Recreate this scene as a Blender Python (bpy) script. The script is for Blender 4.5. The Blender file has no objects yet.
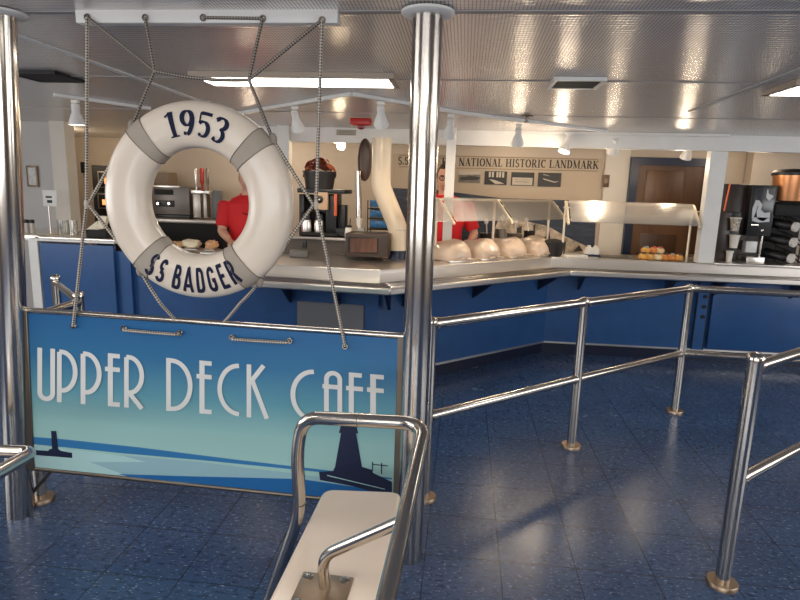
import bpy, bmesh, math, random
from mathutils import Vector, Matrix, noise
random.seed(7)
PI = math.pi
SC = bpy.context.scene
COL = SC.collection
# ------------------------------------------------------------------ camera, light, exposure
EYE = Vector((0, 0, 1.6)); FOC = 580.0
AX = Vector((0.9932, -0.0503, 0.1048)); AY = Vector((0.1112, 0.1853, -0.9764)); AZ = Vector((0.0297, 0.9814, 0.1896))
AY = AY.normalized(); AX = (AX - AY*AX.dot(AY)).normalized(); AZ = AX.cross(AY)
def ray(u, v):
    c = Vector((u-400, 300-v, -FOC)); return Vector((AX.dot(c), AY.dot(c), AZ.dot(c)))
def Pz(u, v, z): d = ray(u, v); return EYE + d*((z-EYE.z)/d.z)
def Py(u, v, y): d = ray(u, v); return EYE + d*(y/d.y)
def S(px, y): return px*y/FOC                      # size of px picture points at depth y
cam = bpy.data.cameras.new('camera'); co = bpy.data.objects.new('camera', cam); COL.objects.link(co)
cam.sensor_width = 36; cam.lens = FOC/800*36; cam.clip_start = 0.02
M3 = Matrix((AX, AY, AZ)); co.matrix_world = Matrix.Translation(EYE) @ M3.to_4x4()
SC.camera = co
SC.view_settings.view_transform = 'Standard'; SC.view_settings.look = 'None'
SC.view_settings.gamma = 1; SC.view_settings.exposure = 0.0
try: SC.view_settings.use_curve_mapping = False
except Exception: pass
try:
    SC.cycles.use_denoising = True; SC.cycles.max_bounces = 8; SC.cycles.sample_clamp_indirect = 6
except Exception: pass
W = bpy.data.worlds.new('world'); SC.world = W; W.use_nodes = True
W.node_tree.nodes['Background'].inputs[0].default_value = (0.62, 0.72, 0.85, 1)
W.node_tree.nodes['Background'].inputs[1].default_value = 1.0
def area(name, loc, target, sx, sy, power, color, spread=PI):
    l = bpy.data.lights.new(name, 'AREA'); l.shape = 'RECTANGLE'; l.size = sx; l.size_y = sy
    l.energy = power; l.color = color; l.spread = spread
    o = bpy.data.objects.new(name, l); COL.objects.link(o); o.location = loc
    o.rotation_euler = (Vector(target)-Vector(loc)).to_track_quat('-Z', 'Y').to_euler()
    return o
DAY = (1.0, 0.985, 0.97); WARM = (1.0, 0.80, 0.58)
area('daylight_left', (-5.9, 0.8, 1.5), (0, 1.4, 1.3), 4.0, 1.0, 85, DAY)
area('daylight_right', (5.9, 1.6, 1.5), (0, 2.6, 1.2), 5.0, 1.0, 85, DAY)
area('daylight_back', (-1.0, -4.4, 1.55), (-0.5, 3, 1.1), 6.0, 1.1, 130, DAY)
# ------------------------------------------------------------------ materials
def nodes(name):
    m = bpy.data.materials.new(name); m.use_nodes = True
    return m, m.node_tree, m.node_tree.nodes['Principled BSDF']
def mat(name, col, rough=0.5, metal=0.0, bump=0.0, bscale=40, var=0.0, vscale=6, emit=0, ecol=None, coat=0, trans=0, alpha=1, stretch=None):
    m, t, p = nodes(name)
    p.inputs['Base Color'].default_value = (*col, 1); p.inputs['Roughness'].default_value = rough; p.inputs['Metallic'].default_value = metal
    if coat: p.inputs['Coat Weight'].default_value = coat; p.inputs['Coat Roughness'].default_value = 0.1
    if trans: p.inputs['Transmission Weight'].default_value = trans; p.inputs['IOR'].default_value = 1.3
    if alpha < 1: p.inputs['Alpha'].default_value = alpha
    if emit: p.inputs['Emission Color'].default_value = (*(ecol or col), 1); p.inputs['Emission Strength'].default_value = emit
    if bump or var:
        tc = t.nodes.new('ShaderNodeTexCoord'); mp = t.nodes.new('ShaderNodeMapping'); t.links.new(tc.outputs['Object'], mp.inputs[0])
        if stretch: mp.inputs['Scale'].default_value = stretch
        if bump:
            n = t.nodes.new('ShaderNodeTexNoise'); n.inputs['Scale'].default_value = bscale; n.inputs['Detail'].default_value = 4
            t.links.new(mp.outputs[0], n.inputs['Vector'])
            b = t.nodes.new('ShaderNodeBump'); b.inputs['Strength'].default_value = bump; b.inputs['Distance'].default_value = 0.01
            t.links.new(n.outputs[0], b.inputs['Height']); t.links.new(b.outputs[0], p.inputs['Normal'])
        if var:
            n = t.nodes.new('ShaderNodeTexNoise'); n.inputs['Scale'].default_value = vscale; n.inputs['Detail'].default_value = 5
            t.links.new(mp.outputs[0], n.inputs['Vector'])
            r = t.nodes.new('ShaderNodeValToRGB')
            r.color_ramp.elements[0].color = (*[c*(1-var) for c in col], 1); r.color_ramp.elements[1].color = (*[min(1, c*(1+var)) for c in col], 1)
            r.color_ramp.elements[0].position = 0.3; r.color_ramp.elements[1].position = 0.7
            t.links.new(n.outputs[0], r.inputs[0]); t.links.new(r.outputs[0], p.inputs['Base Color'])
    return m
def M_(t, op, a, b=None):
    n = t.nodes.new('ShaderNodeMath'); n.operation = op
    for i, x in enumerate((a, b)):
        if x is None: continue
        if isinstance(x, (int, float)): n.inputs[i].default_value = x
        else: t.links.new(x, n.inputs[i])
    return n.outputs[0]
def floor_mat():
    m, t, p = nodes('blue_speckled_tile')
    tc = t.nodes.new('ShaderNodeTexCoord'); sep = t.nodes.new('ShaderNodeSeparateXYZ'); t.links.new(tc.outputs['Object'], sep.inputs[0])
    def seam(o, off):
        f = M_(t, 'FRACT', M_(t, 'DIVIDE', M_(t, 'ADD', o, 33-off), 0.328)); d = M_(t, 'ABSOLUTE', M_(t, 'SUBTRACT', f, 0.5))
        return M_(t, 'GREATER_THAN', d, 0.4935)
    sm = M_(t, 'MAXIMUM', seam(sep.outputs[0], 0.228+33 % 0.328), seam(sep.outputs[1], 2.33+33 % 0.328))
    def noi(scale, st, det=3):
        mp = t.nodes.new('ShaderNodeMapping'); mp.inputs['Scale'].default_value = st; t.links.new(tc.outputs['Object'], mp.inputs[0])
        n = t.nodes.new('ShaderNodeTexNoise'); n.inputs['Scale'].default_value = scale; n.inputs['Detail'].default_value = det
        t.links.new(mp.outputs[0], n.inputs['Vector']); return n.outputs[0]
    def ramp(f, stops):
        r = t.nodes.new('ShaderNodeValToRGB'); e = r.color_ramp.elements
        while len(e) < len(stops): e.new(0.5)
        for k, (q, c) in zip(e, stops): k.position = q; k.color = c if len(c) == 4 else (*c, 1)
        t.links.new(f, r.inputs[0]); return r.outputs[0]
    def mix(f, a, b):
        x = t.nodes.new('ShaderNodeMixRGB')
        if isinstance(f, float): x.inputs[0].default_value = f
        else: t.links.new(f, x.inputs[0])
        for i, q in ((1, a), (2, b)):
            if isinstance(q, tuple): x.inputs[i].default_value = (*q, 1)
            else: t.links.new(q, x.inputs[i])
        return x.outputs[0]
    base = ramp(noi(2.2, (1, 1, 1)), [(0.3, (0.036, 0.073, 0.163)), (0.7, (0.049, 0.102, 0.222))])
    dark = mix(ramp(noi(60, (0.45, 1, 1)), [(0.38, (1, 1, 1)), (0.46, (0, 0, 0))]), base, (0.024, 0.045, 0.10))
    lt = mix(ramp(noi(110, (0.40, 1, 1), 2), [(0.62, (0, 0, 0)), (0.68, (0.7, 0.7, 0.7))]), dark, (0.30, 0.38, 0.50))
    fin = mix(sm, lt, (0.008, 0.012, 0.025))
    t.links.new(fin, p.inputs['Base Color'])
    t.links.new(ramp(noi(3, (1, 1, 1), 4), [(0.25, (0.20,)*3), (0.8, (0.30,)*3)]), p.inputs['Roughness'])
    b = t.nodes.new('ShaderNodeBump'); b.inputs['Strength'].default_value = 0.07; b.inputs['Distance'].default_value = 0.01
    t.links.new(noi(6, (1, 1, 1), 3), b.inputs['Height']); t.links.new(b.outputs[0], p.inputs['Normal'])
    return m
def ceiling_mat():
    m, t, p = nodes('ribbed_ceiling_metal')
    p.inputs['Base Color'].default_value = (0.62, 0.60, 0.58, 1); p.inputs['Roughness'].default_value = 0.24; p.inputs['Metallic'].default_value = 0.42
    tc = t.nodes.new('ShaderNodeTexCoord'); sep = t.nodes.new('ShaderNodeSeparateXYZ'); t.links.new(tc.outputs['Object'], sep.inputs[0])
    wx = M_(t, 'SINE', M_(t, 'MULTIPLY', sep.outputs[0], 2*PI/0.014)); wy = M_(t, 'SINE', M_(t, 'MULTIPLY', sep.outputs[1], 2*PI/0.03))
    n = t.nodes.new('ShaderNodeTexNoise'); n.inputs['Scale'].default_value = 3.5; n.inputs['Detail'].default_value = 3; t.links.new(tc.outputs['Object'], n.inputs['Vector'])
    h = M_(t, 'ADD', M_(t, 'MULTIPLY', wx, 0.00012), M_(t, 'ADD', M_(t, 'MULTIPLY', wy, 0.0010), M_(t, 'MULTIPLY', n.outputs[0], 0.010)))
    x = t.nodes.new('ShaderNodeMixRGB'); t.links.new(M_(t, 'GREATER_THAN', wx, 0.45), x.inputs[0]); x.inputs[1].default_value = (0.84, 0.80, 0.76, 1); x.inputs[2].default_value = (0.46, 0.43, 0.41, 1)
    t.links.new(x.outputs[0], p.inputs['Base Color'])
    b = t.nodes.new('ShaderNodeBump'); b.inputs['Strength'].default_value = 0.55; b.inputs['Distance'].default_value = 1.0
    t.links.new(h, b.inputs['Height']); t.links.new(b.outputs[0], p.inputs['Normal'])
    return m
def rope_mat(name, light, dark, tw=3, pitch=0.02):
    m, t, p = nodes(name); p.inputs['Roughness'].default_value = 0.8
    uv = t.nodes.new('ShaderNodeUVMap'); sep = t.nodes.new('ShaderNodeSeparateXYZ'); t.links.new(uv.outputs[0], sep.inputs[0])
    a = M_(t, 'MULTIPLY', sep.outputs[0], 2*PI*tw); b = M_(t, 'MULTIPLY', sep.outputs[1], 2*PI/pitch)
    s = M_(t, 'MULTIPLY', M_(t, 'SINE', M_(t, 'ADD', a, b)), M_(t, 'SINE', M_(t, 'SUBTRACT', a, b)))
    x = t.nodes.new('ShaderNodeMixRGB'); t.links.new(M_(t, 'GREATER_THAN', s, 0.08), x.inputs[0])
    x.inputs[1].default_value = (*light, 1); x.inputs[2].default_value = (*dark, 1); t.links.new(x.outputs[0], p.inputs['Base Color'])
    return m
def gradient_mat(name, stops, z0, z1, rough=0.35):
    m, t, p = nodes(name); p.inputs['Roughness'].default_value = rough
    tc = t.nodes.new('ShaderNodeTexCoord'); sep = t.nodes.new('ShaderNodeSeparateXYZ'); t.links.new(tc.outputs['Object'], sep.inputs[0])
    f = M_(t, 'DIVIDE', M_(t, 'SUBTRACT', sep.outputs[2], z0), z1-z0)
    r = t.nodes.new('ShaderNodeValToRGB'); e = r.color_ramp.elements
    while len(e) < len(stops): e.new(0.5)
    for k, (q, c) in zip(e, stops): k.position = q; k.color = (*c, 1)
    t.links.new(f, r.inputs[0]); t.links.new(r.outputs[0], p.inputs['Base Color'])
    return m
def wood_mat(name, a, b, scale=14):
    m, t, p = nodes(name); p.inputs['Roughness'].default_value = 0.4
    tc = t.nodes.new('ShaderNodeTexCoord'); mp = t.nodes.new('ShaderNodeMapping'); mp.inputs['Scale'].default_value = (1, 1, 0.12); t.links.new(tc.outputs['Object'], mp.inputs[0])
    n = t.nodes.new('ShaderNodeTexNoise'); n.inputs['Scale'].default_value = scale; n.inputs['Detail'].default_value = 5; t.links.new(mp.outputs[0], n.inputs['Vector'])
    r = t.nodes.new('ShaderNodeValToRGB'); r.color_ramp.elements[0].color = (*a, 1); r.color_ramp.elements[1].color = (*b, 1)
    r.color_ramp.elements[0].position = 0.35; r.color_ramp.elements[1].position = 0.65
    t.links.new(n.outputs[0], r.inputs[0]); t.links.new(r.outputs[0], p.inputs['Base Color'])
    return m
CHROME = mat('polished_steel', (0.59, 0.55, 0.50), 0.16, 1.0, bump=0.03, bscale=6, stretch=(1, 1, 0.2))
BRUSH = mat('brushed_steel', (0.80, 0.76, 0.71), 0.32, 1.0, bump=0.05, bscale=30, stretch=(0.15, 0.15, 1))
STEELTOP = mat('worn_stainless', (0.84, 0.79, 0.73), 0.30, 1.0, bump=0.06, bscale=8)
BRONZE = mat('tarnished_steel', (0.40, 0.30, 0.215), 0.40, 1.0, bump=0.08, bscale=20)
DARKMETAL = mat('dark_steel', (0.20, 0.17, 0.14), 0.4, 0.9)
WHITE = mat('white_paint', (0.78, 0.77, 0.74), 0.4, var=0.04)
WALLGREY = mat('grey_wall_paint', (0.54, 0.52, 0.495), 0.55, var=0.04, vscale=3)
WALLTAN = mat('tan_wall_panel', (0.52, 0.44, 0.35), 0.5, var=0.05, vscale=3)
WALLCREAM = mat('cream_wall_panel', (0.66, 0.61, 0.53), 0.5, var=0.04, vscale=3)
BLUE = mat('blue_counter_paint', (0.024, 0.092, 0.26), 0.33, bump=0.04, bscale=60, var=0.08)
NAVY = mat('navy_paint', (0.008, 0.014, 0.04), 0.35)
BLACK = mat('black_plastic', (0.008, 0.008, 0.009), 0.4)
BLACKM = mat('matte_black', (0.009, 0.0085, 0.008), 0.7)
INK = mat('black_ink', (0.012, 0.012, 0.014), 0.6)
NAVYINK = mat('navy_ink', (0.004, 0.008, 0.040), 0.85)
CREAM = mat('cream_vinyl', (0.93, 0.755, 0.60), 0.26, bump=0.05, bscale=25, coat=0.3)
RINGW = mat('ring_paint', (0.82, 0.715, 0.59), 0.32, bump=0.05, bscale=14, var=0.04, vscale=7, coat=0.25)
BAND = mat('grey_webbing', (0.42, 0.36, 0.295), 0.65, bump=0.2, bscale=220)
ROPE = rope_mat('speckled_rope', (0.60, 0.53, 0.45), (0.07, 0.06, 0.055), 2, 0.022)
DROPE = rope_mat('dark_rope', (0.33, 0.28, 0.24), (0.02, 0.018, 0.017), 2, 0.022)
RED = mat('red_polo', (0.62, 0.012, 0.016), 0.75, bump=0.15, bscale=30)
SKIN = mat('skin', (0.66, 0.36, 0.25), 0.5, var=0.06, vscale=20)
HAIR = mat('dark_hair', (0.030, 0.018, 0.012), 0.6, bump=0.4, bscale=90)
GHAIR = mat('grey_hair', (0.30, 0.26, 0.22), 0.6, bump=0.4, bscale=90)
def glass_mat(name, tint, a):
    m = bpy.data.materials.new(name); m.use_nodes = True; t = m.node_tree; t.nodes.clear()
    o = t.nodes.new('ShaderNodeOutputMaterial'); x = t.nodes.new('ShaderNodeMixShader'); tr = t.nodes.new('ShaderNodeBsdfTransparent'); g = t.nodes.new('ShaderNodeBsdfGlossy')
    tr.inputs[0].default_value = (*tint, 1); g.inputs[0].default_value = (1, 1, 1, 1); g.inputs['Roughness'].default_value = 0.2; x.inputs[0].default_value = a
    t.links.new(tr.outputs[0], x.inputs[1]); t.links.new(g.outputs[0], x.inputs[2]); t.links.new(x.outputs[0], o.inputs[0])
    return m
GLASS = glass_mat('clear_guard_glass', (0.93, 0.93, 0.91), 0.52)
JARGLASS = glass_mat('clear_jar_glass', (0.9, 0.9, 0.88), 0.12)
# ------------------------------------------------------------------ mesh helpers
class MB:
    def __init__(s): s.b = bmesh.new(); s.uv = s.b.loops.layers.uv.new('UVMap')
    def quad(s, *ps): return s.b.faces.new([s.b.verts.new(p) for p in ps])
    def box(s, c, size, rot=None, bev=0.0):
        T = bmesh.new(); bmesh.ops.create_cube(T, size=1.0); bmesh.ops.scale(T, vec=size, verts=T.verts)
        if bev: bmesh.ops.bevel(T, geom=list(T.edges), offset=bev, segments=2, affect='EDGES', profile=0.5)
        if rot is not None: bmesh.ops.transform(T, matrix=rot.to_4x4(), verts=T.verts)
        bmesh.ops.translate(T, vec=Vector(c), verts=T.verts); s.add(T); return s
    def add(s, T):
        mp = [s.b.verts.new(v.co) for v in T.verts]; T.verts.index_update()
        for f in T.faces:
            try: s.b.faces.new([mp[v.index] for v in f.verts])
            except ValueError: pass
        T.free(); return s
    def tube(s, pts, r, n=12, closed=False, cap=True):
        pts = [Vector(p) for p in pts]; N = len(pts); R = r if isinstance(r, (list, tuple)) else [r]*N
        def tan(i):
            a = pts[(i-1) % N] if closed or i > 0 else pts[i]; c = pts[(i+1) % N] if closed or i < N-1 else pts[i]
            return (c-a).normalized()
        t0 = tan(0); up = Vector((0, 0, 1)) if abs(t0.z) < 0.9 else Vector((0, 1, 0)); x = t0.cross(up).normalized(); rings = []; L = 0; Ls = []
        for i in range(N):
            t = tan(i); x = (x - t*x.dot(t)).normalized(); y = t.cross(x)
            if i: L += (pts[i]-pts[i-1]).length
            Ls.append(L)
            rings.append([s.b.verts.new(pts[i] + (x*math.cos(2*PI*k/n) + y*math.sin(2*PI*k/n))*R[i]) for k in range(n)])
        for i in range(N if closed else N-1):
            j = (i+1) % N
            for k in range(n):
                f = s.b.faces.new([rings[i][k], rings[i][(k+1) % n], rings[j][(k+1) % n], rings[j][k]]); f.smooth = True
                lj = Ls[j] if j else L + (pts[0]-pts[-1]).length
                for lp, q in zip(f.loops, ((k/n, Ls[i]), ((k+1)/n, Ls[i]), ((k+1)/n, lj), (k/n, lj))): lp[s.uv].uv = q
        if cap and not closed: s.b.faces.new(rings[0][::-1]); s.b.faces.new(rings[-1])
        return s
    def cyl(s, a, b, r, r2=None, n=20): return s.tube([a, b], [r, r if r2 is None else r2], n)
    def lathe(s, prof, base=(0, 0, 0), axis=(0, 0, 1), n=24, caps=True):
        ax = Vector(axis).normalized(); base = Vector(base); h = Vector((1, 0, 0)) if abs(ax.x) < 0.8 else Vector((0, 1, 0)); x = ax.cross(h).normalized(); y = ax.cross(x)
        rg = [[s.b.verts.new(base + ax*z + (x*math.cos(2*PI*k/n) + y*math.sin(2*PI*k/n))*max(r, 1e-4)) for k in range(n)] for r, z in prof]
        for a, b in zip(rg, rg[1:]):
            for k in range(n): f = s.b.faces.new([a[k], a[(k+1) % n], b[(k+1) % n], b[k]]); f.smooth = True
        if caps: s.b.faces.new(rg[0][::-1]); s.b.faces.new(rg[-1])
        return s
    def prism(s, poly, d):
        poly = [Vector(p) for p in poly]; d = Vector(d); a = [s.b.verts.new(p) for p in poly]; b = [s.b.verts.new(p+d) for p in poly]; n = len(a)
        s.b.faces.new(a); s.b.faces.new(b[::-1])
        for i in range(n): s.b.faces.new([a[i], b[i], b[(i+1) % n], a[(i+1) % n]])
        return s
    def ball(s, c, rad, seg=16, rings=10, fn=None):
        c = Vector(c); T = bmesh.new(); bmesh.ops.create_uvsphere(T, u_segments=seg, v_segments=rings, radius=1.0)
        rad = (rad,)*3 if isinstance(rad, (int, float)) else rad
        for v in T.verts:
            p = Vector((v.co.x*rad[0], v.co.y*rad[1], v.co.z*rad[2])); v.co = c + (fn(p, v.co) if fn else p)
        mp = [s.b.verts.new(v.co) for v in T.verts]; T.verts.index_update()
        for f in T.faces: g = s.b.faces.new([mp[v.index] for v in f.verts]); g.smooth = True
        T.free(); return s
    def done(s, name, m, parent=None, world=True, smooth=None, bevel=0, recalc=True):
        if recalc: bmesh.ops.recalc_face_normals(s.b, faces=s.b.faces)
        me = bpy.data.meshes.new(name); s.b.to_mesh(me); s.b.free()
        if smooth: 
            for p in me.polygons: p.use_smooth = True
        me.set_sharp_from_angle(angle=math.radians(42))
        me.materials.append(m); o = bpy.data.objects.new(name, me); COL.objects.link(o)
        if parent is not None:
            o.parent = parent
            if world: o.matrix_parent_inverse = wm(parent).inverted()
        if bevel: bd = o.modifiers.new('bevel', 'BEVEL'); bd.width = bevel; bd.segments = 2; bd.limit_method = 'ANGLE'
        return o
def wm(o):
    m = o.matrix_basis.copy()
    return (wm(o.parent) @ o.matrix_parent_inverse @ m) if o.parent else m
def rotz(a): return Matrix.Rotation(a, 3, 'Z')
def thing(name, label, cat, loc=(0, 0, 0), rz=0, group=None):
    o = bpy.data.objects.new(name, None); COL.objects.link(o); o.location = loc; o.rotation_euler = (0, 0, rz); o.empty_display_size = 0.05
    return tag(o, label, cat, group)
def tag(o, label, cat, group=None):
    o['label'] = label; o['category'] = cat
    if group: o['group'] = group
    return o
def struct(o, label=None):
    o['kind'] = 'structure'
    if label: o['label'] = label
    return o
def dup(root, loc, rz=None, label=None, scale=None):
    r = root.copy(); COL.objects.link(r); r.location = loc
    if rz is not None: r.rotation_euler = (0, 0, rz)
    if scale: r.scale = (scale,)*3
    if label: r['label'] = label
    for ch in list(root.children):
        c = ch.copy(); COL.objects.link(c); c.parent = r
        for g in list(ch.children): d = g.copy(); COL.objects.link(d); d.parent = c
    return r
def fillet(pts, rad, n=7):
    pts = [Vector(p) for p in pts]; out = [pts[0]]
    for a, b, c in zip(pts, pts[1:], pts[2:]):
        u, w = (a-b).normalized(), (c-b).normalized(); d = min(rad, (a-b).length*0.48, (c-b).length*0.48); p, q = b+u*d, b+w*d
        for k in range(n+1): t = k/n; out.append(p*(1-t)**2 + b*2*t*(1-t) + q*t*t)
    out.append(pts[-1]); return out
# ------------------------------------------------------------------ lettering: strokes as (points, width or widths)
def arc(cx, cy, rx, ry, a0, a1, n=14): return [(cx+rx*math.cos(math.radians(a0+(a1-a0)*k/n)), cy+ry*math.sin(math.radians(a0+(a1-a0)*k/n))) for k in range(n+1)]
def vstem(x, w=0.19, y0=0, y1=1, ser=0.17):
    o = [([(x, y0), (x, y1)], w)]
    for y in (y0, y1):
        if ser: o.append(([(x-ser, y+(0.03 if y == y0 else -0.03)), (x+ser, y+(0.03 if y == y0 else -0.03))], 0.06))
    return o
def wcurve(pts, thin, thick, vert=True):   # width follows direction: thick where the pen runs upright
    ws = []
    for i in range(len(pts)):
        a = pts[max(0, i-1)]; b = pts[min(len(pts)-1, i+1)]; d = math.hypot(b[0]-a[0], b[1]-a[1]) or 1
        ws.append(thin + (thick-thin)*abs(b[1]-a[1])/d)
    return (pts, ws)
SER = {
 'A': (0.82, [([(0.14, 0.03), (0.42, 0.97)], 0.07), ([(0.40, 1.0), (0.70, 0.02)], 0.2), ([(0.24, 0.34), (0.58, 0.34)], 0.06), ([(0.0, 0.03), (0.28, 0.03)], 0.06), ([(0.52, 0.03), (0.86, 0.03)], 0.06)]),
 'N': (0.86, vstem(0.14, 0.08, ser=0.14) + vstem(0.72, 0.08, ser=0.14) + [([(0.12, 0.97), (0.70, 0.02)], 0.19)]),
 'T': (0.76, vstem(0.38, ser=0) + [([(0.24, 0.03), (0.52, 0.03)], 0.06), ([(0.03, 0.95), (0.73, 0.95)], 0.08), ([(0.05, 0.98), (0.05, 0.74)], 0.06), ([(0.71, 0.98), (0.71, 0.74)], 0.06)]),
 'I': (0.40, vstem(0.2)),
 'O': (0.84, [wcurve(arc(0.42, 0.5, 0.32, 0.46, 0, 360, 26), 0.06, 0.2)]),
 'L': (0.70, vstem(0.2) + [([(0.2, 0.04), (0.66, 0.04)], 0.07), ([(0.64, 0.0), (0.64, 0.28)], 0.07)]),
 'H': (0.90, vstem(0.19) + vstem(0.71) + [([(0.2, 0.5), (0.7, 0.5)], 0.07)]),
 'S': (0.60, [wcurve(arc(0.30, 0.73, 0.19, 0.23, 35, 270, 14) + arc(0.30, 0.26, 0.21, 0.23, 90, -150, 14), 0.09, 0.17), ([(0.47, 0.98), (0.47, 0.70)], 0.05), ([(0.09, 0.30), (0.09, 0.02)], 0.05)]),
 'R': (0.82, vstem(0.19) + [wcurve([(0.2, 0.96)] + arc(0.40, 0.73, 0.20, 0.23, 90, -90, 10) + [(0.2, 0.50)], 0.06, 0.18), ([(0.38, 0.5), (0.66, 0.04)], 0.19), ([(0.58, 0.03), (0.84, 0.03)], 0.06)]),
 'C': (0.76, [wcurve(arc(0.42, 0.5, 0.30, 0.46, 48, 312, 22), 0.06, 0.2), ([(0.64, 0.98), (0.64, 0.70)], 0.06)]),
 'D': (0.82, vstem(0.19) + [wcurve([(0.2, 0.96)] + arc(0.36, 0.5, 0.32, 0.46, 90, -90, 14) + [(0.2, 0.04)], 0.06, 0.2)]),
 'M': (1.02, vstem(0.15, 0.08, ser=0.14) + vstem(0.86, 0.18) + [([(0.14, 0.97), (0.48, 0.06)], 0.18), ([(0.48, 0.06), (0.84, 0.97)], 0.06)]),
 'K': (0.86, vstem(0.19) + [([(0.22, 0.42), (0.66, 0.96)], 0.07), ([(0.36, 0.58), (0.70, 0.04)], 0.19), ([(0.54, 0.97), (0.80, 0.97)], 0.06), ([(0.58, 0.03), (0.88, 0.03)], 0.06)]),
 'B': (0.74, vstem(0.19) + [wcurve([(0.2, 0.96)] + arc(0.38, 0.74, 0.18, 0.22, 90, -90, 10) + arc(0.40, 0.28, 0.22, 0.24, 90, -90, 10) + [(0.2, 0.04)], 0.06, 0.18)]),
 'G': (0.82, [wcurve(arc(0.42, 0.5, 0.30, 0.46, 48, 320, 22), 0.06, 0.2), ([(0.66, 0.04), (0.66, 0.42)], 0.17), ([(0.50, 0.42), (0.82, 0.42)], 0.06), ([(0.64, 0.98), (0.64, 0.72)], 0.06)]),
 'E': (0.74, vstem(0.19) + [([(0.2, 0.96), (0.64, 0.96)], 0.07), ([(0.2, 0.5), (0.48, 0.5)], 0.06), ([(0.2, 0.04), (0.66, 0.04)], 0.07), ([(0.63, 0.98), (0.63, 0.76)], 0.06), ([(0.65, 0.02), (0.65, 0.26)], 0.06), ([(0.47, 0.60), (0.47, 0.40)], 0.05)]),
 '.': (0.28, [([(0.14, 0.0), (0.14, 0.17)], 0.17)]), ' ': (0.34, []),
 '1': (0.50, vstem(0.27, 0.19, ser=0) + [([(0.06, 0.03), (0.48, 0.03)], 0.06), ([(0.06, 0.84), (0.27, 0.97)], 0.08)]),
 '9': (0.62, [wcurve(arc(0.31, 0.68, 0.19, 0.28, 0, 360, 20), 0.07, 0.18), wcurve(arc(0.20, 0.62, 0.31, 0.58, 10, -78, 12), 0.08, 0.18), ([(0.12, 0.12), (0.24, 0.08)], 0.13)]),
 '5': (0.58, [([(0.14, 0.93), (0.52, 0.93)], 0.14), ([(0.13, 0.96), (0.11, 0.52)], 0.06), wcurve([(0.10, 0.52), (0.2, 0.60)] + arc(0.26, 0.32, 0.22, 0.29, 80, -110, 14), 0.07, 0.18), ([(0.08, 0.12), (0.18, 0.06)], 0.13)]),
 '3': (0.58, [wcurve(arc(0.26, 0.75, 0.19, 0.22, 160, -80, 12), 0.07, 0.17), wcurve(arc(0.25, 0.28, 0.23, 0.26, 85, -140, 14), 0.07, 0.18), ([(0.08, 0.14), (0.18, 0.08)], 0.13), ([(0.09, 0.86), (0.15, 0.80)], 0.12)]),
}
SANS = {
 'S': (0.50, [(arc(0.24, 0.75, 0.15, 0.18, 20, 270, 12) + arc(0.24, 0.26, 0.16, 0.19, 90, -160, 12), 0.135)]),
 'B': (0.52, [([(0.11, 0.0), (0.11, 1.0)], 0.14), ([(0.11, 0.93)] + arc(0.26, 0.745, 0.14, 0.185, 90, -90, 8) + [(0.11, 0.55)], 0.13), ([(0.11, 0.54)] + arc(0.28, 0.305, 0.15, 0.235, 90, -90, 8) + [(0.11, 0.07)], 0.13)]),
 'A': (0.56, [([(0.06, 0.0), (0.25, 1.0)], 0.13), ([(0.25, 1.0), (0.29, 1.0)], 0.1), ([(0.29, 1.0), (0.49, 0.0)], 0.13), ([(0.13, 0.26), (0.42, 0.26)], 0.12)]),
 'D': (0.54, [([(0.11, 0.0), (0.11, 1.0)], 0.14), ([(0.11, 0.93)] + arc(0.25, 0.72, 0.17, 0.21, 90, 0, 6) + arc(0.25, 0.28, 0.17, 0.21, 0, -90, 6) + [(0.11, 0.07)], 0.135)]),
 'G': (0.54, [(arc(0.26, 0.74, 0.16, 0.19, 0, 180, 10) + arc(0.26, 0.26, 0.16, 0.19, 180, 360, 10) + [(0.42, 0.46), (0.28, 0.46)], 0.135)]),
 'E': (0.46, [([(0.11, 0.0), (0.11, 1.0)], 0.14), ([(0.11, 0.935), (0.42, 0.935)], 0.13), ([(0.11, 0.52), (0.38, 0.52)], 0.13), ([(0.11, 0.065), (0.42, 0.065)], 0.13)]),
 'R': (0.54, [([(0.11, 0.0), (0.11, 1.0)], 0.14), ([(0.11, 0.93)] + arc(0.27, 0.72, 0.15, 0.21, 90, -90, 8) + [(0.11, 0.51)], 0.13), ([(0.26, 0.5), (0.44, 0.0)], 0.14)]),
 ' ': (0.14, []),
}
d = 0.085
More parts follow.
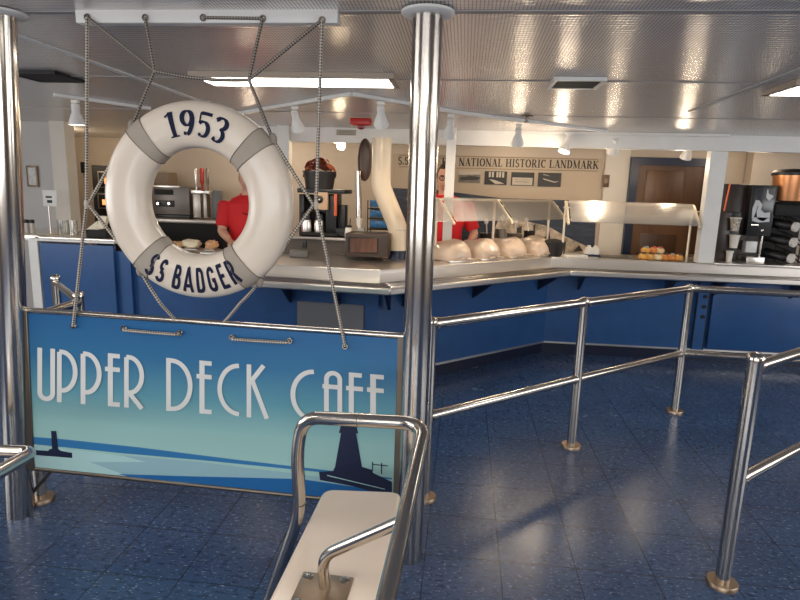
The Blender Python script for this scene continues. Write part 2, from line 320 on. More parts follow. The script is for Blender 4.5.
DECO = {
 'U': (0.31, [([(0.04, 1), (0.04, 0.16)] + arc(0.155, 0.16, 0.115, 0.115, 180, 360, 12) + [(0.27, 1)], d)]),
 'P': (0.37, [([(0.045, 0), (0.045, 0.95)], d), ([(0.045, 0.955)] + arc(0.09, 0.59, 0.24, 0.365, 90, -80, 16) + [(0.045, 0.23)], d)]),
 'E': (0.26, [([(0.09, 0), (0.09, 1)], d), ([(0.09, 0.957), (0.25, 0.957)], d), ([(0.0, 0.70), (0.25, 0.70)], d), ([(0.09, 0.043), (0.25, 0.043)], d)]),
 'F': (0.29, [([(0.09, 0), (0.09, 1)], d), ([(0.09, 0.957), (0.27, 0.957)], d), ([(0.0, 0.70), (0.29, 0.70)], d)]),
 'R': (0.37, [([(0.045, 0), (0.045, 0.95)], d), ([(0.045, 0.955)] + arc(0.09, 0.62, 0.24, 0.335, 90, -85, 16) + [(0.045, 0.29)], d), ([(0.10, 0.28), (0.33, 0.0)], d)]),
 'D': (0.49, [([(0.045, 0), (0.045, 1)], d), ([(0.045, 0.955)] + arc(0.11, 0.5, 0.33, 0.455, 90, -90, 20) + [(0.045, 0.045)], d)]),
 'C': (0.44, [(arc(0.42, 0.5, 0.37, 0.455, 90, 270, 22), d)]),
 'K': (0.42, [([(0.045, 0), (0.045, 1)], d), ([(0.32, 1.0), (0.10, 0.70)], d), ([(0.10, 0.72), (0.38, 0.0)], d)]),
 'A': (0.34, [([(0.07, 0), (0.07, 0.84)] + arc(0.19, 0.84, 0.12, 0.12, 180, 0, 12) + [(0.31, 0)], d), ([(0.0, 0.70), (0.31, 0.70)], d)]),
}
def glyph_polys(g, n_sub=1):
    """quads of a glyph in glyph units"""
    out = []
    for pts, w in g:
        N = len(pts); ws = w if isinstance(w, list) else [w]*N
        closed = math.hypot(pts[0][0]-pts[-1][0], pts[0][1]-pts[-1][1]) < 1e-6
        L = []
        for i in range(N):
            a = pts[i-1] if i > 0 else (pts[-2] if closed else pts[0]); b = pts[i+1] if i < N-1 else (pts[1] if closed else pts[-1])
            def un(p, q):
                k = math.hypot(q[0]-p[0], q[1]-p[1]); return ((q[0]-p[0])/k, (q[1]-p[1])/k) if k > 1e-9 else None
            u1, u2 = un(a, pts[i]), un(pts[i], b); u1 = u1 or u2; u2 = u2 or u1
            nx, ny = -(u1[1]+u2[1]), u1[0]+u2[0]; k = math.hypot(nx, ny) or 1; nx, ny = nx/k, ny/k
            c = max(0.5, nx*-u1[1]+ny*u1[0]); h = ws[i]/2/c
            L.append(((pts[i][0]+nx*h, pts[i][1]+ny*h), (pts[i][0]-nx*h, pts[i][1]-ny*h)))
        for (a, b), (c, e) in zip(L, L[1:]):
            for k in range(n_sub):
                t0, t1 = k/n_sub, (k+1)/n_sub; lp = lambda p, q, t: (p[0]+(q[0]-p[0])*t, p[1]+(q[1]-p[1])*t)
                out.append((lp(a, c, t0), lp(b, e, t0), lp(b, e, t1), lp(a, c, t1)))
    return out
def letters(mb, text, font, fn, gap=0.05, n_sub=1):
    """fn(x, y, layer) maps glyph units to 3-D; returns the total width"""
    x = 0
    for i, ch in enumerate(text):
        w, g = font[ch]
        k = 0
        for st in g:
            k += 1
            for q in glyph_polys([st], n_sub): mb.b.faces.new([mb.b.verts.new(fn(x+px, py, k)) for px, py in q])
        x += w + gap
    return x - gap
def twidth(text, font, gap): return sum(font[c][0]+gap for c in text) - gap
# ------------------------------------------------------------------ the setting
def ceil_z(y): return 2.245 - 0.03*(y-2.3)
def Pc(u, v, dz=0):
    d = ray(u, v); k = (2.245+dz+0.069-EYE.z)/(d.z+0.03*d.y); return EYE + d*k
XL, XR, YB, YF = -6.0, 6.0, -4.5, 7.0
m = MB(); m.box((0, (YB+YF)/2, -0.05), (XR-XL, YF-YB, 0.1)); struct(m.done('floor', floor_mat()), 'blue speckled vinyl tile floor')
m = MB(); m.prism([(XL, YB, ceil_z(YB)), (XR, YB, ceil_z(YB)), (XR, YF, ceil_z(YF)), (XL, YF, ceil_z(YF))], (0, 0, 0.1)); struct(m.done('ceiling', ceiling_mat()), 'ribbed pale metal ceiling')
m = MB(); m.box((0, YF+0.05, 1.2), (XR-XL, 0.1, 2.4)); struct(m.done('wall_back', WALLTAN), 'tan panelled wall behind the counter')
def window_wall(name, axis, pos, a0, a1, openings, zlo, zhi, label):
    m = MB(); sg = 1 if pos > 0 else -1
    def seg(p, q, z0, z1):
        if q-p < 1e-3: return
        c = ((p+q)/2, pos+sg*0.05, (z0+z1)/2) if axis == 'x' else (pos+sg*0.05, (p+q)/2, (z0+z1)/2)
        m.box(c, (q-p, 0.1, z1-z0) if axis == 'x' else (0.1, q-p, z1-z0))
    seg(a0, a1, 0, zlo); seg(a0, a1, zhi, 2.6); last = a0
    for p, q in openings: seg(last, p, zlo, zhi); last = q
    seg(last, a1, zlo, zhi)
    struct(m.done(name, mat('brown_saloon_panel', (0.40, 0.30, 0.22), 0.5)), label)
window_wall('wall_left', 'y', XL, YB, YF, [(-1.3, 0.3), (0.8, 2.8)], 1.0, 2.0, 'cream wall with daylight windows')
window_wall('wall_right', 'y', XR, YB, YF, [(-1.0, 1.2), (1.6, 4.1)], 1.0, 2.0, 'cream wall with daylight windows')
window_wall('wall_front', 'x', YB, XL, XR, [(-4.2, -1.2), (-0.8, 2.2)], 1.0, 2.1, 'cream wall behind the camera with windows')
# ceiling seams and strips
def strip(name, a, b, w, m_, h=0.006):
    a, b = Vector(a), Vector(b); sd = (b-a).cross(Vector((0, 0, 1))).normalized()*w/2
    q = MB(); q.prism([a+sd, a-sd, b-sd, b+sd], (0, 0, -h)); return struct(q.done(name, m_))
pA, pB = Pc(-40, 14), Pc(212, 105); strip('trim_1', pA, pB, 0.04, WHITE)
pA, pB = Pc(690, 111), Pc(830, 57); strip('trim_2', pA, pB, 0.03, WALLGREY)
SEAM = mat('seam_grey', (0.36, 0.34, 0.33), 0.5)
for i, v in enumerate((11, 81, 116)):
    p = Pc(560, v); strip('trim_%d' % (3+i), (XL, p.y, ceil_z(p.y)), (XR, p.y, ceil_z(p.y)), 0.014 if i else 0.03, SEAM, 0.004)
# header beam over the counter and the white posts
HY = 5.62
m = MB(); m.box((1.75, HY+0.06, 2.085), (8.4, 0.10, 0.15)); struct(m.done('trim_6', WHITE), 'white header beam above the counter')
# grey partition wall at the left with its column
pl, pr = Py(18, 180, 5.6), Py(57, 180, 5.6)
m = MB(); m.box(((XL+pr.x)/2, 5.66, 1.1), (pr.x-XL, 0.08, 2.2)); struct(m.done('wall_partition', WALLGREY), 'grey wall at the left end of the counter')
m = MB(); m.box((pr.x+0.085, 5.62, 1.1), (0.15, 0.15, 2.2)); m.box((pr.x-0.005, 5.6, 1.1), (0.03, 0.06, 2.2)); struct(m.done('column', WALLCREAM), 'cream corner column at the left')
def white_post(px, w, z0, y=HY-0.02):
    p = Py(px, 200, y); q = MB(); q.box((p.x, y, (z0+2.16)/2), (w, 0.10, 2.16-z0)); o = q.done('column', WHITE, bevel=0.004); return struct(o)
white_post(285, 0.115, 0.99); white_post(448.7, 0.085, 0.99, 5.5); white_post(711.5, 0.147, 0.99, 5.75)
# wall at the right, nearer than the back wall
p = Py(752, 170, 6.8)
m = MB(); m.box(((p.x+XR)/2, 6.88, 1.1), (XR-p.x, 0.16, 2.2)); struct(m.done('wall_alcove', WALLTAN), 'tan wall behind the drink station')
# lighter wall panel between banner and door
a, b = Py(604, 180, 6.98), Py(628, 180, 6.98)
m = MB(); m.box(((a.x+b.x)/2, 6.985, 1.05), (b.x-a.x, 0.03, 2.1)); struct(m.done('wall_panel', WALLCREAM), 'cream wall panel beside the brown door')
# brown door in navy frame
dt = thing('door_1', 'brown panelled wooden door in a navy frame', 'door', (0, 0, 0)); dt['kind'] = 'structure'; del dt['category']
a, b = Py(630, 165, 6.96), Py(704, 165, 6.96); top = Py(665, 158, 6.96).z; fw = 0.085
m = MB(); m.box((a.x+fw/2, 6.95, (top-fw)/2), (fw, 0.1, top-fw)); m.box((b.x+0.1-fw/2, 6.95, (top-fw)/2), (fw, 0.1, top-fw)); m.box(((a.x+b.x+0.1)/2, 6.95, top-fw/2), (b.x+0.1-a.x, 0.1, fw)); m.done('door_frame', NAVY, dt)
DOORW = wood_mat('brown_door_wood', (0.085, 0.040, 0.019), (0.135, 0.068, 0.032), 10); DOORD = wood_mat('dark_door_wood', (0.045, 0.022, 0.012), (0.07, 0.035, 0.018), 10)
x0, x1 = a.x+fw, b.x+0.1-fw
m = MB(); m.box(((x0+x1)/2, 6.97, (top-fw)/2), (x1-x0, 0.05, top-fw)); m.done('door_leaf', DOORW, dt)
m = MB(); m.box(((x0+x1)/2-0.06, 6.945, 1.60), (x1-x0-0.32, 0.02, 0.56), bev=0.006); m.done('door_panel', DOORW, dt)
m = MB(); m.box(((x0+x1)/2-0.06, 6.945, 0.72), (x1-x0-0.32, 0.02, 0.9), bev=0.006); m.done('door_panel', DOORD, dt)
# ------------------------------------------------------------------ serving counter
F1, F2 = Vector((-0.50, 4.02, 0)), Vector((1.0, 5.45, 0))
FL, FR = Vector((-1.75, 4.10, 0)), Vector((4.4, 5.52, 0))
FRONT = [FL, F1, F2, FR]
def offset(line, dd):
    segs = []
    for a, b in zip(line, line[1:]):
        n = Vector((-(b-a).y, (b-a).x, 0)).normalized(); segs.append((a+n*dd, b+n*dd))
    out = [segs[0][0]]
    for (a, b), (c, e) in zip(segs, segs[1:]):
        r, s_ = b-a, e-c; t = ((c-a).x*s_.y-(c-a).y*s_.x)/(r.x*s_.y-r.y*s_.x); out.append(a+r*t)
    return out + [segs[-1][1]]
DIR = (F2-F1).normalized(); NRM = Vector((-DIR.y, DIR.x, 0))
def slab(line_a, line_b, z0, z1):
    q = MB()
    for i in range(len(line_a)-1):
        q.prism([(*line_a[i].xy, z0), (*line_a[i+1].xy, z0), (*line_b[i+1].xy, z0), (*line_b[i].xy, z0)], (0, 0, z1-z0))
    return q
ct = thing('serving_counter', 'long blue serving counter with a stainless top bending round the room', 'counter', (0, 5, 0))
pnl, pn2 = offset(FRONT, 0.36), offset(FRONT, 0.40)
slab(pnl, pn2, 0.12, 0.86).done('front_panel', BLUE, ct)
slab(offset(FRONT, 0.385), offset(FRONT, 0.43), 0.0, 0.12).done('kick_board', NAVY, ct)
slab(offset(FRONT, 0.345), offset(FRONT, 0.362), 0.112, 0.128).done('trim_strip', BRUSH, ct)
q = slab(offset(FRONT, 0.33), offset(FRONT, 0.88), 0.93, 0.98)
q.prism([(-1.75, 4.96, 0.93), (-0.86, 4.92, 0.93), (-0.48, 5.27, 0.93), (-0.48, 5.62, 0.93), (-1.75, 5.75, 0.93)], (0, 0, 0.05)); q.done('countertop', STEELTOP, ct, bevel=0.006)
slab(offset(FRONT, 0.38), offset(FRONT, 0.41), 0.86, 0.93).done('apron', BRUSH, ct)
slab(offset(FRONT, 0.80), offset(FRONT, 0.84), 0.0, 0.93).done('back_panel', NAVY, ct)
# end panel at the left
e0, e1 = pnl[0], Vector((-1.75, 5.72, 0))
m = MB(); m.box(((e0+e1)/2+Vector((0.02, 0, 0.46))), (0.04, (e1-e0).length, 0.92)); m.done('end_panel', BLUE, ct)
# hatch with three holes, on the right front
p0, p1 = Py(694, 320, 5.8), Py(702, 320, 5.8)
hx = (p0.x+p1.x)/2+0.02; py = 5.80
m = MB(); m.box((hx, py, 0.48), (0.10, 0.02, 0.70)); hp = m.done('slotted_post', BLUE, ct)
for z in (0.66, 0.56, 0.46):
    m = MB(); m.ball((hx+0.015, py-0.012, z), (0.024, 0.006, 0.018), 12, 8); m.done('hole', BLACKM, hp)
m = MB(); m.box((hx-0.052, py-0.006, 0.48), (0.008, 0.012, 0.70)); m.box((hx+0.052, py-0.006, 0.48), (0.008, 0.012, 0.70)); m.done('gap_edge', BLACKM, hp)
m = MB(); m.box((hx+0.95, py-0.0, 0.49), (1.72, 0.02, 0.68), bev=0.004); m.done('door', BLUE, ct)
# stainless service hatch below the left section
a, b = Pz(297, 320, 0.7), Pz(365, 320, 0.7); yy = (pnl[0].y+pnl[1].y)/2-0.012
a, b = Py(297, 318, yy), Py(364, 322, yy)
m = MB(); m.box(((a.x+b.x)/2, yy, 0.40), (b.x-a.x, 0.02, 0.58), rotz(-0.06)); m.done('hatch', mat('grey_hatch', (0.22, 0.22, 0.23), 0.4, 0.3), ct)
# tray slide: its own thing, on triangular brackets
ts = thing('tray_slide', 'stainless tray slide shelf along the front of the blue counter', 'tray slide', (0, 4.6, 0.86))
slab(offset(FRONT, 0.0), offset(FRONT, 0.03), 0.845, 0.895).done('front_edge', STEELTOP, ts, bevel=0.01)
slab(offset(FRONT, 0.03), offset(FRONT, 0.35), 0.85, 0.872).done('shelf', STEELTOP, ts)
m = MB()
for k in range(4):
    ln = offset(FRONT, 0.075+0.07*k); m.tube([(*q.xy, 0.876) for q in fillet(ln, 0.06, 4)], 0.012, 8)
m.done('slide_rail', CHROME, ts)
slab(offset(FRONT, 0.325), offset(FRONT, 0.332), 0.872, 0.955).done('riser', BRUSH, ts)
def bracket(pos, nrm):
    pos = Vector(pos); q = MB(); t = Vector((nrm.y, -nrm.x, 0))*0.012
    q.prism([pos+t+Vector((0, 0, 0.845)), pos+t-nrm*0.27+Vector((0, 0, 0.845)), pos+t+Vector((0, 0, 0.66))], -2*t); q.done('bracket', NAVY, ts)
for f in (0.12, 0.50, 0.93):
    bracket(pnl[1].lerp(pnl[2], f), NRM)
for x in (1.15, 1.98, 2.42, 3.1): bracket((x, pnl[2].y+0.01, 0), Vector((0, 1, 0)))
for x in (-1.35, -0.95, -0.55): bracket((x, pnl[1].y+0.02-(x+0.64)*0.064, 0), Vector((0, 1, 0)))
# low blue counter at the far left, with white edging
CZ_ = 0.978
lc = thing('side_counter', 'blue side counter with white edging below the grey wall', 'counter', (-2.7, 4.8, 0))
yl = 4.75; a = Py(38, 243, yl); b = Py(111, 241, yl); zt = (a.z+b.z)/2
m = MB(); m.box(((a.x+b.x)/2+0.02, yl+0.01, zt/2-0.01), (b.x-a.x, 0.04, zt-0.02)); m.done('front_panel', BLUE, lc)
m = MB(); m.box((a.x-0.04, yl+0.01, zt/2), (0.085, 0.05, zt)); m.done('corner_trim', WHITE, lc)
m = MB(); m.box(((a.x+b.x)/2-0.03, yl+0.38, zt+0.008), (b.x-a.x+0.14, 0.80, 0.016)); m.done('countertop', WHITE, lc)
m = MB(); m.box(((a.x+b.x)/2-0.03, yl+0.42, zt+0.02), (b.x-a.x+0.10, 0.70, 0.01)); m.done('steel_top', STEELTOP, lc)
bx = b.x+0.02
m = MB(); m.box((bx+0.065, yl+0.06, (zt-0.07)/2), (0.13, 0.06, zt-0.07)); m.done('corner_panel', BLUE, lc)
m = MB(); m.box(((bx+0.13-1.76)/2, yl+0.1, (zt-0.16)/2), (-1.76-bx-0.13, 0.05, zt-0.16)); m.done('low_panel', BLUE, lc)
m = MB(); m.box((a.x-0.30, yl+0.42, zt+0.02), (0.5, 0.70, 0.03)); m.done('end_shelf', STEELTOP, lc)
pt_ = thing('prep_table', 'steel prep table with wrapped food inside the life ring', 'table', ((bx-1.76)/2, 5.05, 0))
q = MB(); q.box(((bx-1.72)/2+0.03, 5.06, CZ_-0.015), (-1.78-bx-0.06, 0.46, 0.03), None, 0.004); q.done('top', STEELTOP, pt_)
q = MB(); q.box(((bx-1.72)/2+0.03, 5.08, (CZ_-0.03)/2), (-1.78-bx-0.12, 0.38, CZ_-0.03)); q.done('base', NAVY, pt_)
m = MB(); m.box((a.x-0.05, yl+0.4, zt/2), (0.05, 0.75, zt)); m.done('end_panel', WHITE, lc)
# ------------------------------------------------------------------ steel poles
def pole(label, base, top, r):
    base, top = Vector(base), Vector(top); t = thing('steel_pole', label, 'pole', base)
    m = MB(); m.cyl(base, top, r, n=32); m.done('shaft', CHROME, t)
    m = MB(); m.lathe([(r*1.75, 0), (r*1.75, -0.008), (r*1.6, -0.014), (r*1.02, -0.016)], (top.x, top.y, top.z), (0, 0, 1), 32); m.done('collar', WHITE, t)
    return t
lb = Pz(20, 514, 0); ltp = Py(0, 12, 2.3)
pole('thick polished steel pole at the left end of the hanging sign', lb, (ltp.x, 2.3, ceil_z(2.3)-0.004), 0.057)
mb_ = Pz(409.5, 557, 0); tp_ = Py(428, 12, mb_.y); pole('thick polished steel pole right of the sign, behind the bench', mb_, (tp_.x, mb_.y, ceil_z(mb_.y)-0.004), 0.0565)
# ------------------------------------------------------------------ railings
def rail_post(par, x, y, h, r=0.028, cap=True):
    m = MB(); m.lathe([(r, 0.01), (r, h-0.03), (r*1.12, h-0.028), (r*1.12, h-0.015), (r*0.95, h-0.004), (r*0.5, h+0.004), (0.001, h+0.006)], (x, y, 0), n=20)
    o = m.done('post', CHROME, par)
    m = MB(); m.lathe([(0.062, 0), (0.062, 0.017), (0.059, 0.0205), (r*0.9, 0.021)], (x, y, 0), n=24); m.done('flange', BRONZE, o)
def rails(par, a, b, r=0.0255, zs=(0.945, 0.458), ends=None):
    a, b = Vector(a), Vector(b); dd = (b-a).normalized()
    for z in zs:
        m = MB(); m.cyl((a.x, a.y, z), (b.x, b.y, z), r, n=16); o = m.done('rail', CHROME, par)
        for e, s_ in ((a, 1), (b, -1)):
            m = MB(); q = e+dd*s_*0.026; m.cyl((q.x, q.y, z), (q.x+dd.x*s_*0.022, q.y+dd.y*s_*0.022, z), r*1.15, n=16); m.done('socket', CHROME, o)
R0, R1, R2 = (-0.137, 2.80), (0.752, 3.585), (1.648, 4.355)
R3 = (3.05, 4.32)
rt = thing('queue_railing', 'long chrome queue railing of two rails from the sign pole toward the counter', 'railing', (0.75, 3.58, 0))
for q in (R0, R1, R2, R3): rail_post(rt, *q, 0.975)
for a, b in ((R0, R1), (R1, R2), (R2, R3)): rails(rt, a, b)
Q0 = (1.153, 2.315); q1 = Vector((2.25, 3.05)); 
pa, pb = Py(800, 354, 2.62), Py(800, 453, 2.62)
q1 = Vector(Q0).lerp(Vector((1.50, 2.62)), 3.3)
rt2 = thing('queue_railing', 'near chrome railing with a domed post at the right edge', 'railing', (*Q0, 0))
rail_post(rt2, *Q0, 1.01, 0.030); rail_post(rt2, q1.x, q1.y, 1.01, 0.030); rails(rt2, Q0, q1, 0.024, (0.955, 0.475))
# railing seen past the left pole
L0 = (-2.05, 2.47); l1 = Py(78, 292, 3.0); l2 = Py(55, 275, 3.6)
rt3 = thing('queue_railing', 'short chrome railing behind the left end of the sign', 'railing', (*L0, 0))
rail_post(rt3, *L0, 0.93); rail_post(rt3, l1.x, l1.y, l1.z); rail_post(rt3, l2.x, l2.y, l2.z)
m = MB(); m.cyl((L0[0], L0[1], 0.93), (l1.x, l1.y, l1.z-0.06), 0.024, n=16); m.done('rail', CHROME, rt3)
m = MB(); m.cyl((l1.x, l1.y, l1.z-0.05), (l2.x, l2.y, l2.z-0.05), 0.021, n=16); m.done('rail', CHROME, rt3)
m = MB(); m.cyl((l1.x, l1.y, 0.45), (l2.x, l2.y, 0.45), 0.021, n=16); m.done('rail', CHROME, rt3)
# ------------------------------------------------------------------ hanging sign
SY = 2.33
c_tl, c_tr, c_br, c_bl = Py(28, 313, SY), Py(398, 339, SY), Py(393, 505, SY), Py(35, 468, SY)
def Q(u, v, off=0.0):
    p = Py(u, v, SY-0.0006-off*0.35); return p
sg = thing('cafe_sign', 'blue hanging sign reading UPPER DECK CAFE between the steel poles', 'sign', ((c_bl.x+c_br.x)/2, SY, c_bl.z))
zc0, zc1 = min(c_bl.z, c_br.z), max(c_tl.z, c_tr.z)
SIGN = gradient_mat('sign_sky_print', [(0.0, (0.38, 0.62, 0.58)), (0.26, (0.31, 0.55, 0.54)), (0.48, (0.115, 0.33, 0.42)), (0.72, (0.032, 0.175, 0.36)), (1.0, (0.016, 0.125, 0.33))], zc0+0.1, zc1)
m = MB(); m.prism([c_tl, c_tr, c_br, c_bl], (0, 0.012, 0)); m.done('panel', SIGN, sg)
m = MB(); m.tube([c_tl+Vector((-0.02, 0.005, 0.012)), c_tr+Vector((0.03, 0.005, 0.012))], 0.0135, 14); m.done('top_rail', CHROME, sg)
for (a, b) in ((c_tl, c_bl), (c_tr, c_br)):
    m = MB(); s_ = -1 if a is c_tl else 1
    m.prism([a+Vector((0, -0.008, 0.01)), a+Vector((s_*0.045, -0.008, 0.01)), b+Vector((s_*0.045, -0.008, -0.012)), b+Vector((0, -0.008, -0.012))], (0, 0.03, 0)); m.done('side_frame', DARKMETAL, sg, bevel=0.003)
m = MB(); m.tube([c_bl+Vector((0, 0.004, -0.004)), c_br+Vector((0, 0.004, -0.004))], 0.011, 12); m.done('bottom_rail', DARKMETAL, sg)
a = Py(33, 492, SY+0.06); b = Py(52, 470, SY+0.03)
m = MB(); m.tube([a, b], 0.009, 8); m.done('brace', DARKMETAL, sg)
# printed scene: sea bands, pier and lighthouse, each a thin film on the panel
def film(name, pts, m_, off): 
    q = MB(); q.prism([Q(u, v, off) for u, v in pts], (0, 0.0012, 0)); return q.done(name, m_, sg)
def pcol(name, c): return mat(name, c, 0.4)
B1, B2, B3, B4 = pcol('print_mid_blue', (0.03, 0.19, 0.43)), pcol('print_pale_teal', (0.44, 0.68, 0.68)), pcol('print_grey_teal', (0.30, 0.50, 0.56)), pcol('print_deep_blue', (0.012, 0.13, 0.37))
film('sea_band', [(33, 437), (60, 439), (140, 447.5), (230, 459), (392, 478), (392, 479.5), (300, 470), (200, 460), (120, 453), (33, 444)], B1, 0.001)
film('sea_band', [(33, 445), (120, 456), (200, 466), (392, 488), (392, 503), (35, 467)], B2, 0.002)
film('sea_band', [(120, 455), (200, 462), (320, 477), (392, 486), (392, 494), (300, 487), (190, 474)], B3, 0.003)
film('sea_band', [(90, 462), (150, 462), (230, 477), (200, 484), (133, 478)], B3, 0.0035)
film('sea_band', [(118, 474), (180, 476), (300, 479), (392, 492), (393, 504), (250, 489), (130, 477)], B4, 0.004)
SIL = pcol('print_silhouette', (0.008, 0.014, 0.05))
film('pier_silhouette', [(34, 450), (48, 451), (50, 449), (52, 449), (51, 431), (56, 431), (58, 449), (61, 451), (72, 453), (72, 458), (35, 455)], SIL, 0.005)
film('lighthouse_silhouette', [(341, 424), (343, 416), (355, 416), (356, 424), (358, 433), (356, 433), (362, 467), (372, 470), (373, 473), (392, 482), (392, 497), (352, 486), (320, 480), (319, 472), (333, 471), (335, 467), (341, 433), (339, 433)], SIL, 0.005)
film('lighthouse_gallery', [(339, 431), (358, 431.5), (358, 433.5), (339, 433)], SIL, 0.0055)
for pts in ([(372, 462), (373, 462), (373, 471), (372, 471)], [(381, 463), (382, 463), (382, 474), (381, 474)], [(372, 464), (388, 465.5), (388, 466.3), (372, 464.8)]): film('pier_rail', pts, SIL, 0.0055)
m = MB(); m.prism([Q(327, 475, 0.007), Q(385, 489, 0.007), Q(385, 489.6, 0.007), Q(327, 475.8, 0.007)], (0, 0.001, 0)); m.done('pier_line', B2, sg)
SILVER = mat('sign_letter_silver', (0.76, 0.77, 0.75), 0.4)
spec = [('U', 37.5, 55), ('P', 56.8, 77.5), ('P', 80.5, 101.5), ('E', 105, 120.5), ('R', 124, 144), ('D', 166, 193), ('E', 196.5, 212.3), ('C', 217, 240), ('K', 246.5, 269), ('C', 290, 315), ('A', 322.5, 341.5), ('F', 346, 363), ('E', 367, 384.5)]
m = MB()
for ch, u0, u1 in spec:
    w, g = DECO[ch]; h = 53.0
    def vbase(u): return 401.2 + (u-46)*0.0795
    for j, q in enumerate(glyph_polys(g)):
        ps = []
        for gx, gy in q:
            u = u0 + (u1-u0)*gx/w; ps.append(Q(u, vbase(u) - h*gy, 0.004+0.0006*j))
        m.b.faces.new([m.b.verts.new(x) for x in ps])
m.done('lettering', SILVER, sg)
EYES = [(73, 326), (123.5, 328.5), (179.5, 333), (232, 337.5), (289.5, 341), (345, 346.5)]
eyeP = [Py(u, v, SY-0.012) for u, v in EYES]
for p in eyeP:
    m = MB(); m.tube([p+Vector((0.0105*math.cos(t*PI/8), 0, 0.0105*math.sin(t*PI/8))) for t in range(16)], 0.0032, 6, closed=True); e = m.done('grommet', CHROME, sg)
    m = MB(); m.cyl(p+Vector((0, 0.002, 0)), p+Vector((0, 0.005, 0)), 0.008, n=12); m.done('grommet_hole', BLACKM, e)
# ------------------------------------------------------------------ hanger bar under the ceiling
BY = 2.29
hb = thing('hanger_bar', 'white hanger bar on the ceiling with roped eyelets', 'hanger bar', (-1.04, BY, ceil_z(BY)))
a, b = Py(76, 15, BY), Py(338, 17, BY)
m = MB(); m.box(((a.x+b.x)/2, BY+0.02, (a.z+b.z)/2-0.0), (b.x-a.x, 0.05, 0.052), bev=0.003); m.done('bar', WHITE, hb)
m = MB(); m.box(((a.x+b.x)/2, BY+0.02, (a.z+b.z)/2+0.032), (b.x-a.x-0.02, 0.02, 0.014)); m.done('mounting_strip', DARKMETAL, hb)
BEY = [(87, 17), (145, 17.5), (203, 17.5), (262.5, 18.5), (322, 20)]
beyP = [Py(u, v, BY-0.008) for u, v in BEY]
for p in beyP:
    m = MB(); m.tube([p+Vector((0.0105*math.cos(t*PI/8), 0, 0.0105*math.sin(t*PI/8))) for t in range(16)], 0.0035, 6, closed=True); m.done('eyelet', DARKMETAL, hb)
# ------------------------------------------------------------------ life ring
RC = Py(199.5, 202, 2.24); RR, Rr, Rd = 0.298, 0.0885, 0.062
RYs, RZs = 1.0, 1.0
def ring_pt(phi, th, k=1.0):            # phi round the ring (0 = right, 90 = top), th round the tube (0 = outward, -90 = toward the viewer)
    ct_, st_ = math.cos(th), math.sin(th); se = lambda c, e: math.copysign(abs(c)**e, c)
    rr = RR + Rr*k*se(ct_, 0.8); yy = Rd*k*se(st_, 0.8)
    return Vector((RC.x+rr*math.cos(phi), RC.y+yy, RC.z+rr*math.sin(phi)*RZs))
def ring_patch(mb, p0, p1, k, n=10, t0=0, t1=2*PI, m_=24):
    g = [[mb.b.verts.new(ring_pt(p0+(p1-p0)*i/n, t0+(t1-t0)*j/m_, k)) for j in range(m_+1)] for i in range(n+1)]
    for i in range(n):
        for j in range(m_): f = mb.b.faces.new([g[i][j], g[i+1][j], g[i+1][j+1], g[i][j+1]]); f.smooth = True
lr = thing('life_ring', 'white life ring reading 1953 and SS BADGER with four grey bands', 'life ring', (RC.x, RC.y, RC.z))
m = MB(); ring_patch(m, 0, 2*PI, 1.0, 128, m_=56); bmesh.ops.remove_doubles(m.b, verts=m.b.verts, dist=1e-4); m.done('body', RINGW, lr)
for dg in (130, 42, 229.5, 305.5):
    w = math.radians(5.7); p = math.radians(dg); m = MB(); ring_patch(m, p-w, p+w, 1.025, 8); bmesh.ops.remove_doubles(m.b, verts=m.b.verts, dist=1e-5); bd = m.done('band', BAND, lr)
    m = MB()
    for s_ in (-1, 1): m.tube([ring_pt(p+s_*w, 2*PI*t/32, 1.03) for t in range(32)], 0.0016, 5, closed=True)
    m.done('band_edge', DARKMETAL, bd)
def on_ring(phi, rho, lay):              # point on the ring's front at radius rho
    c = max(-1, min(1, (rho-RR)/Rr)); c = math.copysign(abs(c)**(1/0.8), c); th = -math.acos(c); q = ring_pt(phi, th, 1.03); q.y -= 0.0003*lay; return q
NAV = NAVYINK; SANS_BOLD = {c: (w, [(p, q*1.22) for p, q in g]) for c, (w, g) in SANS.items()}
m = MB(); hgt = 0.092; tw = twidth('1953', SER, 0.07); r0 = 0.251
a0 = math.radians(84.5)
letters(m, '1953', SER, lambda x, y, l: on_ring(a0-(x-tw/2)*hgt*1.08/0.295, r0+y*hgt, l), 0.07, 10); m.done('lettering', NAV, lr)
m = MB(); hgt = 0.098; tw = twidth('SS BADGER', SANS, 0.15); r1 = 0.356; a0 = math.radians(267.6)
letters(m, 'SS BADGER', SANS_BOLD, lambda x, y, l: on_ring(a0+(x-tw/2)*hgt*0.71/0.305, r1-y*hgt, l), 0.15, 10); m.done('lettering', NAV, lr)
# grab line and hanging ropes
def rope_pts(pts, sag=0.0, n=8):
    out = []
    for a, b in zip(pts, pts[1:]):
        for k in range(n): t = k/n; q = Vector(a).lerp(Vector(b), t); q.z -= sag*4*t*(1-t); out.append(q)
    out.append(Vector(pts[-1])); return out
RO = 2.26
kn_l, kn_r = Py(86.5, 204, RO), Py(316, 205, RO)
UL, UR, LL, LR = (ring_pt(math.radians(x), 0, 1.06) for x in (133, 39, 227, 308))
def rope(label, runs, m_, r=0.0068, group='ropes of the hanging display'):
    t = MB()
    for run in runs: t.tube(run, r, 8)
    return tag(t.done('rope', m_), label, 'rope', group)
m = MB(); m.tube(rope_pts([UL, kn_l+Vector((0.010, -0.004, 0.0)), LL]), 0.0068, 8); m.done('grab_line', ROPE, lr)
m = MB(); m.tube(rope_pts([UR, kn_r+Vector((-0.010, -0.004, 0.0)), LR]), 0.0068, 8); m.done('grab_line', ROPE, lr)
for dg in (UL, UR, LL, LR):
    m = MB(); m.ball(dg, (0.016, 0.014, 0.026), 10, 8); m.done('seizing', DROPE, lr)
